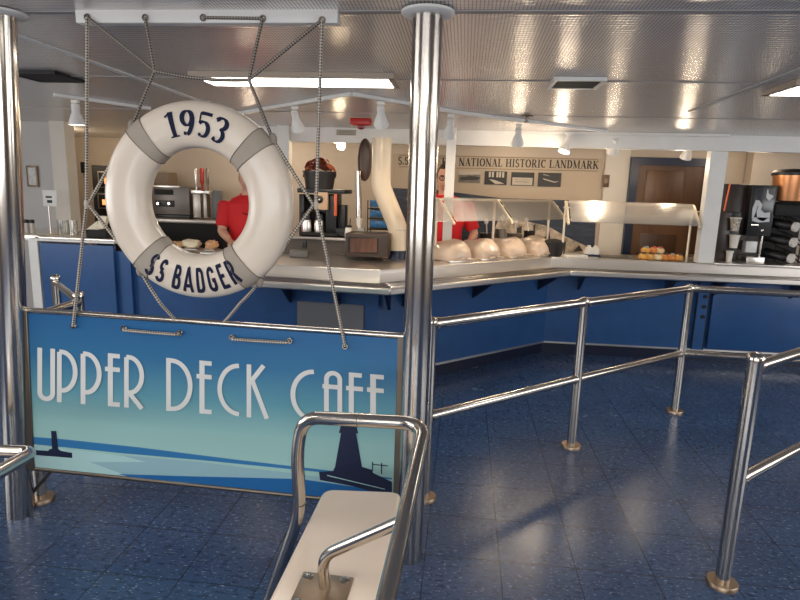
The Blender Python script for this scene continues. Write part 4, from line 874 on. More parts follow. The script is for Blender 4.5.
# cup dispenser at its left
cd = thing('cup_dispenser', 'low black cup dispenser left of the drink machine', 'dispenser', Py(727, 262, DY-0.05))
a, b = Py(716, 230, DY-0.1), Py(743, 230, DY-0.1); zc_ = Py(725, 212, DY-0.1).z
m = MB(); m.box((a.x+(b.x-a.x)*0.27, DY+0.02, (SZ+zc_)/2), ((b.x-a.x)*0.54, 0.22, zc_-SZ), None, 0.006); m.done('housing', BRN, cd)
m = MB(); m.box((a.x+(b.x-a.x)*0.77, DY+0.05, (SZ+zc_)/2-0.0), ((b.x-a.x)*0.46, 0.16, zc_-SZ), None, 0.006); m.done('rack', BLACK, cd)
for k, (u, v, w, lab) in enumerate(((735, 225, 9, 'printed paper cup, topmost in the black dispenser'), (734, 242, 8.5, 'white paper cup, middle of the black dispenser'), (729, 258, 6, 'white paper cup at the foot of the black dispenser'))):
    c = Py(u, v, DY-0.11); h = S(11, DY); r = S(w, DY)/2; t = thing('paper_cup', lab, 'cup', c, group='paper cups in the dispenser')
    q = MB(); q.lathe([(r*0.75, -h/2), (r, h/2), (r*1.1, h/2), (r*1.1, h/2+0.008), (r*0.9, h/2)], c, n=20, caps=False); q.lathe([(0.001, -h/2), (r*0.75, -h/2)], c, n=20, caps=False); q.done('cup_body', TUB if k else mat('printed_cup', (0.45, 0.40, 0.34), 0.5, var=0.7, vscale=60), t)
    q = MB(); q.lathe([(r*1.12, h/2+0.004), (r*1.12, h/2+0.012), (r*0.5, h/2+0.016)], c, n=20); q.done('cup_lid', TUB, t)
m = MB(); m.tube([Py(724, 211, DY+0.02), Py(730, 184, DY+0.02)], 0.008, 8); tag(m.done('stirring_stick', mat('orange_stick', (0.75, 0.16, 0.06), 0.5)), 'orange stick leaning on the drink machine', 'stick')
# syrup rack with bottles lying in it
rk = thing('bottle_rack', 'slanted black wire rack of bottles right of the drink machine', 'rack', Py(785, 262, DY))
m = MB()
for k, v in enumerate((212, 230, 247)):
    m.tube([Py(771, v-6, DY+0.16), Py(806, v+20, DY-0.04)], 0.007, 6); m.tube([Py(771, v-6, DY+0.30), Py(806, v+14, DY+0.12)], 0.007, 6)
for u in (779, 803):
    q = Py(u, 230, DY+0.05); m.tube([(q.x, q.y, SZ), (q.x, q.y, SZ+0.62)], 0.007, 6)
m.done('wire_frame', BLACKM, rk)
CAPW = mat('bottle_cap_white', (0.72, 0.70, 0.66), 0.4); AMB = mat('syrup_amber', (0.16, 0.07, 0.03), 0.3)
for k, (u, v) in enumerate(((796, 227), (794, 242.5), (791.5, 258.5))):
    c = Py(u, v, DY-0.12); ax = Vector((-0.55, 0.8, 0.12)).normalized()
    t = thing('syrup_bottle', ['upper', 'middle', 'lower'][k]+' dark bottle with a white cap lying in the wire rack', 'bottle', c, group='bottles in the wire rack')
    q = MB(); q.lathe([(0.026, 0.02), (0.044, 0.06), (0.046, 0.26), (0.02, 0.27)], c, ax, 18); q.done('body', BLACK, t)
    q = MB(); q.lathe([(0.044, -0.012), (0.047, 0.0), (0.044, 0.02)], c, ax, 20); q.done('cap', CAPW, t)
    q = MB(); d_ = Py(u-12, v-5, DY-0.0); q.ball(d_, (0.028, 0.03, 0.024), 12, 8); q.done('label_spot', AMB, t)
COPPER = mat('copper_urn', (0.80, 0.36, 0.16), 0.3, 0.75)
c = Py(790, 201, DY+0.05); ur = thing('copper_urn', 'copper drink urn with a black lid above the bottle rack', 'urn', c)
r = S(17, DY); m = MB(); m.lathe([(r*0.82, 0), (r*0.86, 0.05), (r, 0.22), (r, 0.24)], c, n=32); m.done('body', COPPER, ur)
m = MB(); m.lathe([(r*1.06, 0.235), (r*1.06, 0.262), (r*0.9, 0.29), (0.02, 0.30)], c, n=32); m.done('lid', BLACK, ur)
m = MB(); m.lathe([(r*0.9, -0.03), (r*0.95, -0.012), (r*0.85, 0.002)], c, n=32); m.done('base', BLACK, ur)
m = MB(); m.box(c+Vector((0.10, -r*0.98, 0.14)), (0.05, 0.06, 0.06), None, 0.008); m.done('spigot', BLACK, ur)
m = MB(); cq = Py(790, 212, DY+0.1); m.box((cq.x, DY+0.12, c.z-0.085), (0.42, 0.36, 0.11), None, 0.012); m.box((cq.x, DY+0.26, (SZ+c.z-0.14)/2), (0.36, 0.06, c.z-0.14-SZ)); tag(m.done('urn_stand', BLACKM), 'black stand under the copper urn', 'stand')
# ------------------------------------------------------------------ kitchen behind the life ring
KY = 6.35
SHELFM = mat('kitchen_steel', (0.40, 0.36, 0.32), 0.35, 0.8)
a, b = Py(140, 222, KY-0.15), Py(224, 222, KY-0.15); kz = Py(175, 219, KY-0.15).z
wt = thing('work_table', 'steel work table with a dark base behind the life ring', 'table', ((a.x+b.x)/2, KY, 0))
m = MB(); m.box(((a.x+b.x)/2, KY+0.1, kz-0.02), (b.x-a.x, 0.6, 0.04), None, 0.004); m.done('top', SHELFM, wt)
m = MB(); m.box(((a.x+b.x)/2, KY+0.12, (kz-0.04)/2), (b.x-a.x-0.06, 0.5, kz-0.04)); m.done('base', BLACKM, wt)
to = thing('conveyor_toaster', 'steel conveyor toaster with a black control panel', 'toaster', Py(173, 212, KY))
KS = mat('toaster_steel', (0.17, 0.15, 0.135), 0.4, 0.6)
m = MB(); px_box(m, 151, 186, 190, 215, KY, 0.36); m.done('housing', KS, to)
m = MB(); px_box(m, 150, 185, 179, 188, KY-0.03, 0.06); m.done('top_trim', STEELTOP, to)
m = MB(); px_box(m, 154, 189, 173, 195, KY-0.008, 0.02, 0.002); m.done('opening', BLACKM, to)
m = MB(); px_box(m, 155, 200, 174, 207, KY-0.012, 0.02, 0.002); cpn = m.done('control_panel', BLACK, to)
for u in (158.5, 169.5): m = MB(); q = Py(u, 203.5, KY-0.02); m.cyl(q, q+Vector((0, -0.02, 0)), 0.016, n=14); m.done('dial', CHROME, cpn)
m = MB(); px_box(m, 151, 214, 189, 218.6, KY+0.02, 0.3, 0.003); m.done('foot_base', BLACK, to)
m = MB(); px_box(m, 151, 172, 169, 185, KY+0.12, 0.2); tag(m.done('cardboard_carton', mat('brown_carton', (0.22, 0.16, 0.11), 0.6)), 'brown carton on top of the toaster', 'carton')
# drink tap tower
tp = thing('tap_tower', 'steel drink tap tower with three handles', 'tap', Py(200, 216, KY))
m = MB(); px_box(m, 191, 190, 209, 194, KY-0.05, 0.14); m.done('cross_bar', STEELTOP, tp)
m = MB(); px_box(m, 192.5, 194, 201, 218, KY, 0.1); px_box(m, 203, 194, 207, 218, KY, 0.1); m.done('column', SHELFM, tp)
for u, w, top_, mt in ((196.5, 3, 168.5, STEELTOP), (202.5, 5, 168, mat('red_tap_handle', (0.42, 0.03, 0.02), 0.4)), (208, 3.5, 168, DARKMETAL)):
    a = Py(u, 191, KY-0.06); b = Py(u, top_, KY-0.06); r = S(w, KY)/2
    m = MB(); m.lathe([(r*0.5, 0), (r*0.45, (b.z-a.z)*0.25), (r*0.9, (b.z-a.z)*0.4), (r, (b.z-a.z)*0.9), (r*0.5, b.z-a.z)], a, n=12); m.done('tap_handle', mt, tp)
# grey can shapes right of the taps
m = MB(); px_box(m, 211, 190, 217, 219, KY+0.05, 0.2, 0.02); tag(m.done('blender_jug', mat('blue_grey_jug', (0.10, 0.12, 0.15), 0.4)), 'dark blue-grey jug right of the drink taps', 'jug')
# prep trays with wraps in front
ty = 5.15
a, b = Py(160, 244, ty), Py(226, 250, ty); tz = CZ+0.004
def wrap(lab, u, v, y, sx, sy, sz, m_, rz=0):
    c = Py(u, v, y); c.z = CZ+0.03; t = thing('wrapped_food', lab, 'food', c, rz, 'wrapped food seen through the life ring')
    q = MB(); q.ball((0, 0, sz), (sx, sy, sz), 20, 12, lambda p, w: Vector((math.copysign(abs(w.x)**0.6, w.x)*sx, math.copysign(abs(w.y)**0.6, w.y)*sy, p.z))+Vector((1, 1, 1))*0.012*noise.noise(w*3+Vector((u, 0, 0)))); q.done('wrap', m_, t, world=False)
    q = MB(); q.box((0, 0, -0.005), (sx*1.9, sy*1.9, 0.012)); q.done('board', SHELFM, t, world=False)
WB = mat('bun_cream', (0.78, 0.66, 0.46), 0.4, bump=0.3, bscale=30); WO = mat('bun_orange', (0.62, 0.34, 0.17), 0.4, bump=0.3, bscale=30)
wrap('orange wrapped food at the left inside the life ring', 177, 244, 4.95, 0.055, 0.05, 0.03, WO)
wrap('large pale wrapped food in the middle inside the life ring', 191, 244, 5.0, 0.085, 0.06, 0.04, WB)
wrap('tan wrapped food beside the red shirt inside the life ring', 212, 244, 5.0, 0.05, 0.06, 0.04, WO)
m = MB(); c = Py(208, 251, 4.7); m.box((c.x, 4.93, CZ+0.006), (0.30, 0.14, 0.01), rotz(0.1)); tag(m.done('paper_sheet', mat('white_paper', (0.85, 0.82, 0.76), 0.6)), 'white paper sheet on the counter inside the life ring', 'paper')
# deck oven at the far left of the kitchen
ov = thing('deck_oven', 'black double deck oven with two glowing windows left of the life ring', 'oven', Py(112, 230, KY+0.1))
m = MB(); a, b = Py(91, 165, KY+0.05), Py(135, 240, KY+0.05); m.box(((a.x+b.x)/2, KY+0.3, (a.z+0.0)/2), (b.x-a.x, 0.5, a.z), None, 0.008); m.done('body', BLACKM, ov)
GLOW = mat('oven_glow', (0.9, 0.3, 0.08), 0.4, emit=1.6, ecol=(1.0, 0.35, 0.10))
for v0, v1 in ((176, 186), (198, 207)):
    m = MB(); px_box(m, 97, v0-5, 134, v1+3, KY+0.02, 0.04); d_ = m.done('oven_door', SHELFM, ov)
    m = MB(); px_box(m, 98.5, v0-3.5, 132, v1+1.5, KY+0.012, 0.02, 0.002); m.done('door_glass', BLACK, d_)
    m = MB(); px_box(m, 102 if v0 > 190 else 104, v0+1.5, 108, v1-2, KY+0.006, 0.012, 0.002); m.done('lit_window', GLOW, d_)
m = MB(); px_box(m, 80, 162, 84, 173, 6.9, 0.06); tag(m.done('wall_speaker', BLACK), 'small black box on the wall left of the oven', 'speaker')
# things on the left side counter
zsc = zt+0.026
for i, u in enumerate((27.5, 33)):
    c = Py(u, 235, 5.05); c.z = zsc; r = 0.021; t = thing('shaker', ['salt shaker with a black lid, left of the pair', 'pepper shaker with a black lid, right of the pair'][i] if False else ['glass shaker with a black lid, nearer the steel pole', 'glass shaker with a black lid, beside the sign holder'][i], 'shaker', c, group='shakers on the side counter')
    q = MB(); q.lathe([(r, 0), (r*1.05, 0.03), (r*0.9, 0.09), (r*0.9, 0.10)], c, n=16); q.done('body', mat('shaker_content', (0.5, 0.46, 0.40), 0.3), t)
    q = MB(); q.lathe([(r*1.05, 0.10), (r*1.08, 0.125), (r*0.7, 0.132)], c, n=16); q.done('lid', BLACK, t)
sh = thing('sign_holder', 'small white table sign on a thin stand', 'table sign', Py(49, 238, 5.1)); c = Py(49, 238, 5.1)
m = MB(); px_box(m, 42, 190, 57, 206.5, 5.1, 0.006, 0.001); cd_ = m.done('card', mat('sign_card', (0.75, 0.74, 0.70), 0.5), sh)
m = MB(); px_box(m, 45.5, 196, 51.5, 198, 5.095, 0.004, 0); px_box(m, 47, 200, 52, 203, 5.095, 0.004, 0); m.done('printed_line', INK, cd_)
m = MB(); q = Py(48.5, 206, 5.11); m.cyl((q.x, q.y, zsc), q, 0.006, n=8); m.lathe([(0.05, 0), (0.05, 0.006), (0.006, 0.01)], (q.x, q.y, zsc)); m.done('stand', STEELTOP, sh)
for i, (u, w, h) in enumerate(((64, 11, 17), (74, 9, 17))):
    c = Py(u, 240, 4.98); c.z = zsc; r = S(w, 4.98)/2; hh_ = S(h, 4.98); t = thing('glass_jar', ['clear glass jar of cutlery beside the sign holder', 'clear glass jar right of the cutlery jar'][i], 'jar', c, group='clear jars on the side counter')
    q = MB(); q.lathe([(0.001, 0.004), (r*0.96, 0.004), (r, 0.01), (r, hh_), (r*0.94, hh_), (r*0.94, 0.012)], c, n=20, caps=False); q.done('jar_body', JARGLASS, t)
    q = MB()
    for k in range(3): q.tube([c+Vector((random.uniform(-r, r)*0.5, random.uniform(-r, r)*0.5, 0.012)), c+Vector((random.uniform(-r, r)*0.8, random.uniform(-r, r)*0.8, hh_*0.95))], 0.004, 6)
    q.done('cutlery', DARKMETAL if i == 0 else BRUSH, t)
c = Py(94, 238, 5.0); c.z = zsc
m = MB(); m.box(c+Vector((0.06, 0.05, 0.035)), (0.20, 0.22, 0.07), None, 0.01); tag(m.done('black_bin', BLACKM), 'black low bin under the paper cones', 'bin')
PAPER = mat('cream_paper', (0.86, 0.78, 0.60), 0.6)
for i, (pts, lab) in enumerate((([(86, 229.5), (97, 221), (98, 230)], 'small cream paper fold in the black bin'), ([(97, 229), (99, 216), (107, 216.5), (103, 229)], 'tall cream paper fold in the black bin'))):
    m = MB(); m.prism([Py(u, v, 4.98) for u, v in pts], (0.0, 0.05, 0)); tag(m.done('paper_fold', PAPER), lab, 'paper', 'cream papers in the black bin')
# picture frame on the grey wall, papers at the counter end
pf = thing('picture_frame', 'small framed notice on the grey wall', 'picture', Py(32, 176, 5.6))
m = MB(); px_box(m, 25.5, 165.5, 38, 187, 5.59, 0.02, 0.002); m.done('frame', mat('brass_frame', (0.30, 0.22, 0.14), 0.4, 0.4), pf)
m = MB(); px_box(m, 27.5, 167.5, 36.5, 185, 5.583, 0.01, 0); m.done('notice', mat('notice_paper', (0.62, 0.61, 0.58), 0.5, var=0.15, vscale=40), pf)
# ------------------------------------------------------------------ coffee corner left of the thick pole
CY = 5.25
bz = 1.12
# raised back shelf with a dark front
a, b = Py(276, 236, CY), Py(385, 236, CY); rz_ = (Py(320, 237, CY).z)
rs = thing('back_shelf', 'dark raised shelf carrying the coffee machine', 'shelf', ((a.x+b.x)/2, CY, CZ))
m = MB(); m.box(((a.x+b.x)/2-0.05, CY+0.22, rz_-0.012), (b.x-a.x, 0.48, 0.024), None, 0.004); m.done('shelf_top', SHELFM, rs)
m = MB(); m.box(((a.x+b.x)/2-0.05, CY+0.22, (CZ+rz_-0.024)/2), (b.x-a.x-0.04, 0.40, rz_-0.024-CZ)); m.done('shelf_base', mat('shelf_brown', (0.07, 0.055, 0.045), 0.5), rs)
# the radio-like heater box
rd = thing('wooden_box', 'brown box with a slatted wooden front on the steel counter', 'box', Py(366, 258, CY-0.35))
ry = CY-0.36
m = MB(); px_box(m, 345, 233, 388, 258, ry, 0.28, 0.012); m.done('housing', mat('brown_case', (0.045, 0.028, 0.019), 0.45), rd)
m = MB(); px_box(m, 348, 237, 378, 254, ry-0.003, 0.03, 0.003); m.done('front_recess', BLACKM, rd)
SL = wood_mat('slat_wood', (0.07, 0.026, 0.014), (0.17, 0.07, 0.035), 30)
m = MB()
for k in range(14):
    u = 350+k*1.95; px_box(m, u, 238.5, u+1.4, 252.5, ry-0.009, 0.012, 0)
m.done('slat', SL, rd)
# bean-to-cup coffee machine with a bucket of red peppers on top
cm = thing('coffee_brewer', 'black twin coffee brewer under the bucket of red flowers', 'coffee machine', Py(318, 236, CY))
m = MB(); px_box(m, 297, 188, 345, 194, CY, 0.34, 0.006); m.done('head', BLACK, cm)
m = MB(); px_box(m, 299, 194, 304, 234, CY+0.1, 0.2, 0.004); m.done('side_column', BLACK, cm)
m = MB(); px_box(m, 326, 194, 336, 233, CY+0.06, 0.24, 0.004); m.done('side_column', BLACK, cm)
m = MB(); px_box(m, 300, 194, 336, 234, CY+0.26, 0.06, 0.004); m.done('back_plate', BRN, cm)
m = MB(); px_box(m, 299, 232, 337, 236.5, CY, 0.34, 0.003); m.done('base', BLACKM, cm)
m = MB(); px_box(m, 314, 192, 327.5, 210, CY-0.02, 0.05, 0.004); fp = m.done('front_plate', mat('tan_plate', (0.62, 0.42, 0.26), 0.4), cm)
m = MB(); q = Py(319.5, 199.5, CY-0.03); m.ball(q, (0.034, 0.012, 0.034), 16, 10); m.done('dial', BLACK, fp)
m = MB(); m.ball(q+Vector((0, -0.012, 0)), (0.008, 0.005, 0.008), 8, 6); m.done('dial_centre', WHITE, fp)
m = MB(); px_box(m, 334, 194, 336.5, 216, CY-0.02, 0.03, 0.002); m.done('sight_gauge', mat('orange_gauge', (0.70, 0.12, 0.04), 0.4), cm)
for i, u in enumerate((306.5, 319.5)):
    c = Py(u, 232.5, CY+0.10); r = S(11, CY)/2; t = thing('coffee_carafe', ['steel coffee carafe on the left of the brewer', 'steel coffee carafe on the right of the brewer'][i], 'carafe', c, group='carafes in the brewer'); c.z = rz_+0.028
    t.location = c
    q = MB(); q.lathe([(r*0.95, 0), (r, 0.02), (r, 0.10), (r*0.8, 0.14)], c, n=20); q.done('body', STEELTOP, t)
    q = MB(); q.lathe([(r*1.04, 0.12), (r*1.04, 0.15), (r*0.9, 0.185), (r*0.4, 0.20)], c, n=20); q.done('top', BLACK, t)
c = Py(319.5, 188.5, CY+0.12); r0_, r1_, h_ = S(28, CY)/2, S(33, CY)/2, S(16, CY)
bk = thing('flower_bucket', 'dark bucket standing on the coffee brewer', 'bucket', c)
m = MB(); m.lathe([(0.001, 0.002), (r0_, 0.0), (r1_, h_), (r1_*1.04, h_), (r1_*1.04, h_+0.01), (r1_*0.95, h_)], c, n=28, caps=False); m.done('pail', mat('bucket_grey', (0.045, 0.042, 0.04), 0.45, 0.5), bk)
for s_ in (-1, 1):
    m = MB(); m.tube([c+Vector((s_*r1_*1.02, 0.01*math.cos(k), h_*0.95-0.025*k/2)) for k in range(4)], 0.005, 6); m.done('handle', BLACKM, bk)
REDF = [mat('flower_red', (0.55, 0.05, 0.03), 0.5), mat('flower_orange', (0.62, 0.16, 0.07), 0.5), mat('flower_dark', (0.12, 0.03, 0.02), 0.6)]
fl = thing('flower_bunch', 'bunch of red and orange flowers filling the dark bucket', 'flowers', c+Vector((0, 0, h_)))
rng = random.Random(3)
for mi in range(3):
    q = MB()
    for k in range(13 if mi < 2 else 9):
        an = rng.uniform(0, 2*PI); rr_ = rng.uniform(0, 1)*r1_*1.0; pz = h_+0.02+rng.uniform(0, 0.12)*(1-rr_/r1_*0.6)
        cc_ = c+Vector((rr_*math.cos(an), rr_*math.sin(an)*0.8, pz)); n0 = Vector((math.cos(an)*rr_, math.sin(an)*rr_, 0.10)).normalized()
        for p_ in range(6):
            a_ = p_*PI/3; t1 = n0.orthogonal().normalized(); t2 = n0.cross(t1); dd = t1*math.cos(a_)+t2*math.sin(a_); L_ = rng.uniform(0.034, 0.046); w_ = n0.cross(dd)*0.019
            q.quad(cc_, cc_+dd*L_*0.6+w_+n0*0.010, cc_+dd*L_+n0*0.004, cc_+dd*L_*0.6-w_+n0*0.010)
        q.ball(cc_+n0*0.004, 0.008, 8, 6)
    q.done('bloom', REDF[mi], fl, recalc=False)
q = MB()
for k in range(14):
    an = rng.uniform(0, 2*PI); rr_ = r1_*rng.uniform(0.5, 0.98); b_ = c+Vector((rr_*0.6*math.cos(an), rr_*0.6*math.sin(an), h_-0.03)); q.tube([b_, c+Vector((rr_*math.cos(an), rr_*math.sin(an), h_+0.05))], 0.003, 5)
q.done('stem', mat('stem_green', (0.05, 0.07, 0.03), 0.6), fl)
# grinder at the right of the brewer, jars, tube dispensers
m = MB(); px_box(m, 338, 205, 345, 235, CY+0.1, 0.12, 0.006); px_box(m, 336, 228, 346, 236, CY+0.02, 0.2, 0.004); t = tag(m.done('coffee_grinder', BLACK), 'slim black grinder right of the coffee brewer', 'grinder')
cj = Py(348.5, 234, CY-0.02); cj.z = rz_
t = thing('condiment_jar', 'small white jar with a dark lid above the brown box', 'jar', cj)
m = MB(); m.lathe([(0.032, 0), (0.036, 0.03), (0.03, 0.09), (0.026, 0.10)], cj); m.done('body', TUB, t)
m = MB(); m.lathe([(0.030, 0.10), (0.030, 0.118), (0.008, 0.122)], cj); m.cyl(cj+Vector((0.012, 0, 0.12)), cj+Vector((0.016, 0, 0.18)), 0.004, n=8); m.done('lid', BLACK, t)
cx = Py(359, 232, CY); cd2 = thing('cup_tube', 'vertical chrome tube cup dispenser beside the white duct', 'dispenser', cx)
m = MB(); a, b = Py(359, 218, CY), Py(358.5, 171, CY); m.tube([a, b], 0.024, 16); m.done('tube', CHROME, cd2)
m = MB(); a2 = Py(359, 226, CY); m.lathe([(0.022, 0), (0.030, a.z-a2.z-0.005), (0.026, a.z-a2.z)], a2); m.done('cup_stack', TUB, cd2)
m = MB(); m.box((a.x, CY+0.04, (rz_+b.z)/2-0.05), (0.02, 0.02, b.z-rz_-0.1)); m.done('mount', BRUSH, cd2)
m = MB(); px_box(m, 357, 228, 364, 234.5, CY, 0.08, 0.003); tag(m.done('lid_box', mat('grey_lid_box', (0.4, 0.38, 0.35), 0.5)), 'small grey box under the cup tube', 'box')
# blue packets in a wire rack
wr = thing('packet_rack', 'wire rack of blue packets behind the white duct', 'rack', Py(377, 232, CY+0.2))
m = MB(); ra, rb = Py(368, 200, CY+0.12), Py(389, 233, CY+0.12)
for x in (ra.x, rb.x):
    for y in (CY+0.12, CY+0.3): m.tube([(x, y, rz_), (x, y, ra.z)], 0.005, 6)
for v in (209, 219, 229.5):
    z_ = Py(377, v, CY+0.12).z; m.tube([(ra.x, CY+0.12, z_), (rb.x, CY+0.12, z_), (rb.x, CY+0.3, z_), (ra.x, CY+0.3, z_)], 0.005, 6, closed=True); m.box(((ra.x+rb.x)/2, CY+0.21, z_), (rb.x-ra.x, 0.18, 0.004))
m.done('wire_frame', BLACKM, wr)
PB = mat('blue_packet', (0.03, 0.16, 0.38), 0.4, var=0.4, vscale=30)
for k, v in enumerate((208, 218, 228.5)):
    m = MB(); z_ = Py(377, v, CY+0.12).z; m.box(((ra.x+rb.x)/2, CY+0.2, z_+0.04), (rb.x-ra.x-0.03, 0.14, 0.066), None, 0.01); tag(m.done('blue_packet', PB), ['topmost', 'middle', 'lowest'][k]+' blue packet in the wire rack', 'packet', 'blue packets in the wire rack')
# white duct with bend
DUCT = mat('cream_duct', (0.74, 0.62, 0.46), 0.3)
d0, d1, d2, d3 = Py(382, 138, CY-0.1), Py(381, 187, CY-0.1), Py(398, 228, CY-0.1), Py(398, 250, CY-0.1); rr_ = S(19, CY)/2
dk = thing('duct_pipe', 'thick cream duct pipe bending down left of the steel pole', 'duct', d3)
m = MB(); m.tube(fillet([d0, d1, d2, Vector((d3.x+0.0, d3.y, d3.z))], 0.06, 6), rr_, 24); m.done('pipe', DUCT, dk)
m = MB(); m.cyl((d3.x, d3.y, CZ), (d3.x, d3.y, d3.z+0.01), rr_*0.97, n=24); m.done('foot', NAVY, dk)
m = MB(); m.lathe([(rr_*1.015, 0), (rr_*1.015, 0.006)], (d3.x, d3.y, Py(398, 230, CY-0.1).z), n=24, caps=False); m.done('joint_ring', WALLTAN, dk)
# oval wooden paddle hanging by the duct
pd = Py(365, 160, CY+0.05); wd = thing('hanging_platter', 'dark oval platter hanging left of the cream duct', 'platter', pd)
m = MB(); m.ball(pd, (S(6.5, CY), 0.02, S(20, CY)), 24, 16); m.done('platter', wood_mat('dark_platter', (0.05, 0.025, 0.015), (0.16, 0.09, 0.05), 12), wd)
m = MB(); m.tube([pd+Vector((S(6.5, CY)*math.cos(2*PI*k/28), -0.012, S(20, CY)*math.sin(2*PI*k/28))) for k in range(28)], 0.008, 8, closed=True); m.done('rim', mat('platter_rim', (0.10, 0.05, 0.03), 0.4), wd)
m = MB(); m.tube([pd+Vector((0, 0, S(19, CY))), Py(365, 138, CY+0.05)], 0.004, 6); m.done('hook', DARKMETAL, wd)
# small dark tray and crumpled film on the counter
c = Py(299, 249, CY-0.3); c.z = CZ; m = MB(); m.box(c+Vector((0, 0, 0.03)), (0.16, 0.12, 0.06), rotz(0.2), 0.012); t = tag(m.done('dark_tub', mat('tub_grey', (0.10, 0.095, 0.09), 0.3)), 'small dark grey tub on the counter beside the life ring', 'tub')
m = MB(); px_box(m, 302, 249.5-8, 306, 248, CY-0.26, 0.04, 0.003); m.done('handle', BLACK, t)
# red alarm, notice and jar lamp at the header
al = Py(361, 123.5, 4.9); ra_ = thing('fire_alarm', 'red alarm box under the ceiling beside a spotlight', 'alarm', al)
al = Py(361, 123.5, 4.9)
m = MB(); m.box(al+Vector((0, 0, 0.012)), (S(20, 4.9), 0.10, S(6.5, 4.9)), None, 0.008); m.done('housing', mat('alarm_red', (0.45, 0.012, 0.012), 0.35), ra_)
m = MB(); m.lathe([(0.03, 0), (0.028, -0.02), (0.01, -0.028)], al+Vector((0, 0, -0.02))); m.done('sounder', mat('alarm_red_dark', (0.25, 0.008, 0.008), 0.35), ra_)
ml = MB(); px_box(ml, 336.5, 129.5, 356, 135.5, HY+0.005, 0.008, 0); t = tag(ml.done('notice_plate', mat('notice_tan', (0.42, 0.37, 0.30), 0.5)), 'small notice plate on the white header beam', 'notice')
m = MB()
for k in range(3): px_box(m, 339, 131+k*1.5, 353.5, 131.6+k*1.5, HY+0.003, 0.003, 0)
m.done('printed_line', mat('notice_ink', (0.16, 0.13, 0.10), 0.6), t)
jl_ = Py(341, 140, CY+0.75); jt = thing('jar_lamp', 'glowing jar lamp behind the white header beam', 'lamp', jl_)
c = Py(341, 150, CY+0.75)
m = MB(); m.lathe([(0.001, 0), (0.03, 0.005), (0.042, 0.03), (0.042, 0.075), (0.03, 0.095)], c, n=20, caps=False); m.done('jar', mat('lamp_glow', (1, 0.85, 0.6), 0.4, emit=22, ecol=(1, 0.80, 0.52)), jt)
m = MB(); m.lathe([(0.036, 0.09), (0.036, 0.12), (0.02, 0.125)], c, n=20); m.cyl(c+Vector((0, 0, 0.12)), Vector((c.x, c.y, ceil_z(c.y))), 0.01, n=8); m.done('cap', WHITE, jt)
l = bpy.data.lights.new('jar_lamp_light', 'POINT'); l.energy = 8; l.color = (1, 0.78, 0.5); l.shadow_soft_size = 0.05; o = bpy.data.objects.new('jar_lamp_light', l); COL.objects.link(o); o.location = c+Vector((0, -0.08, 0.02))
# point lights without lamp bodies, added to brighten the kitchen
for i, (x, y) in enumerate(((-2.3, 6.2), (0.5, 6.45), (2.9, 6.35), (-4.4, 6.1))):
    l = bpy.data.lights.new('kitchen_fill', 'POINT'); l.energy = (11, 5, 4, 9)[i]; l.color = WARM; l.shadow_soft_size = 0.12; o = bpy.data.objects.new('kitchen_fill', l); COL.objects.link(o); o.location = (x, y, 2.0)
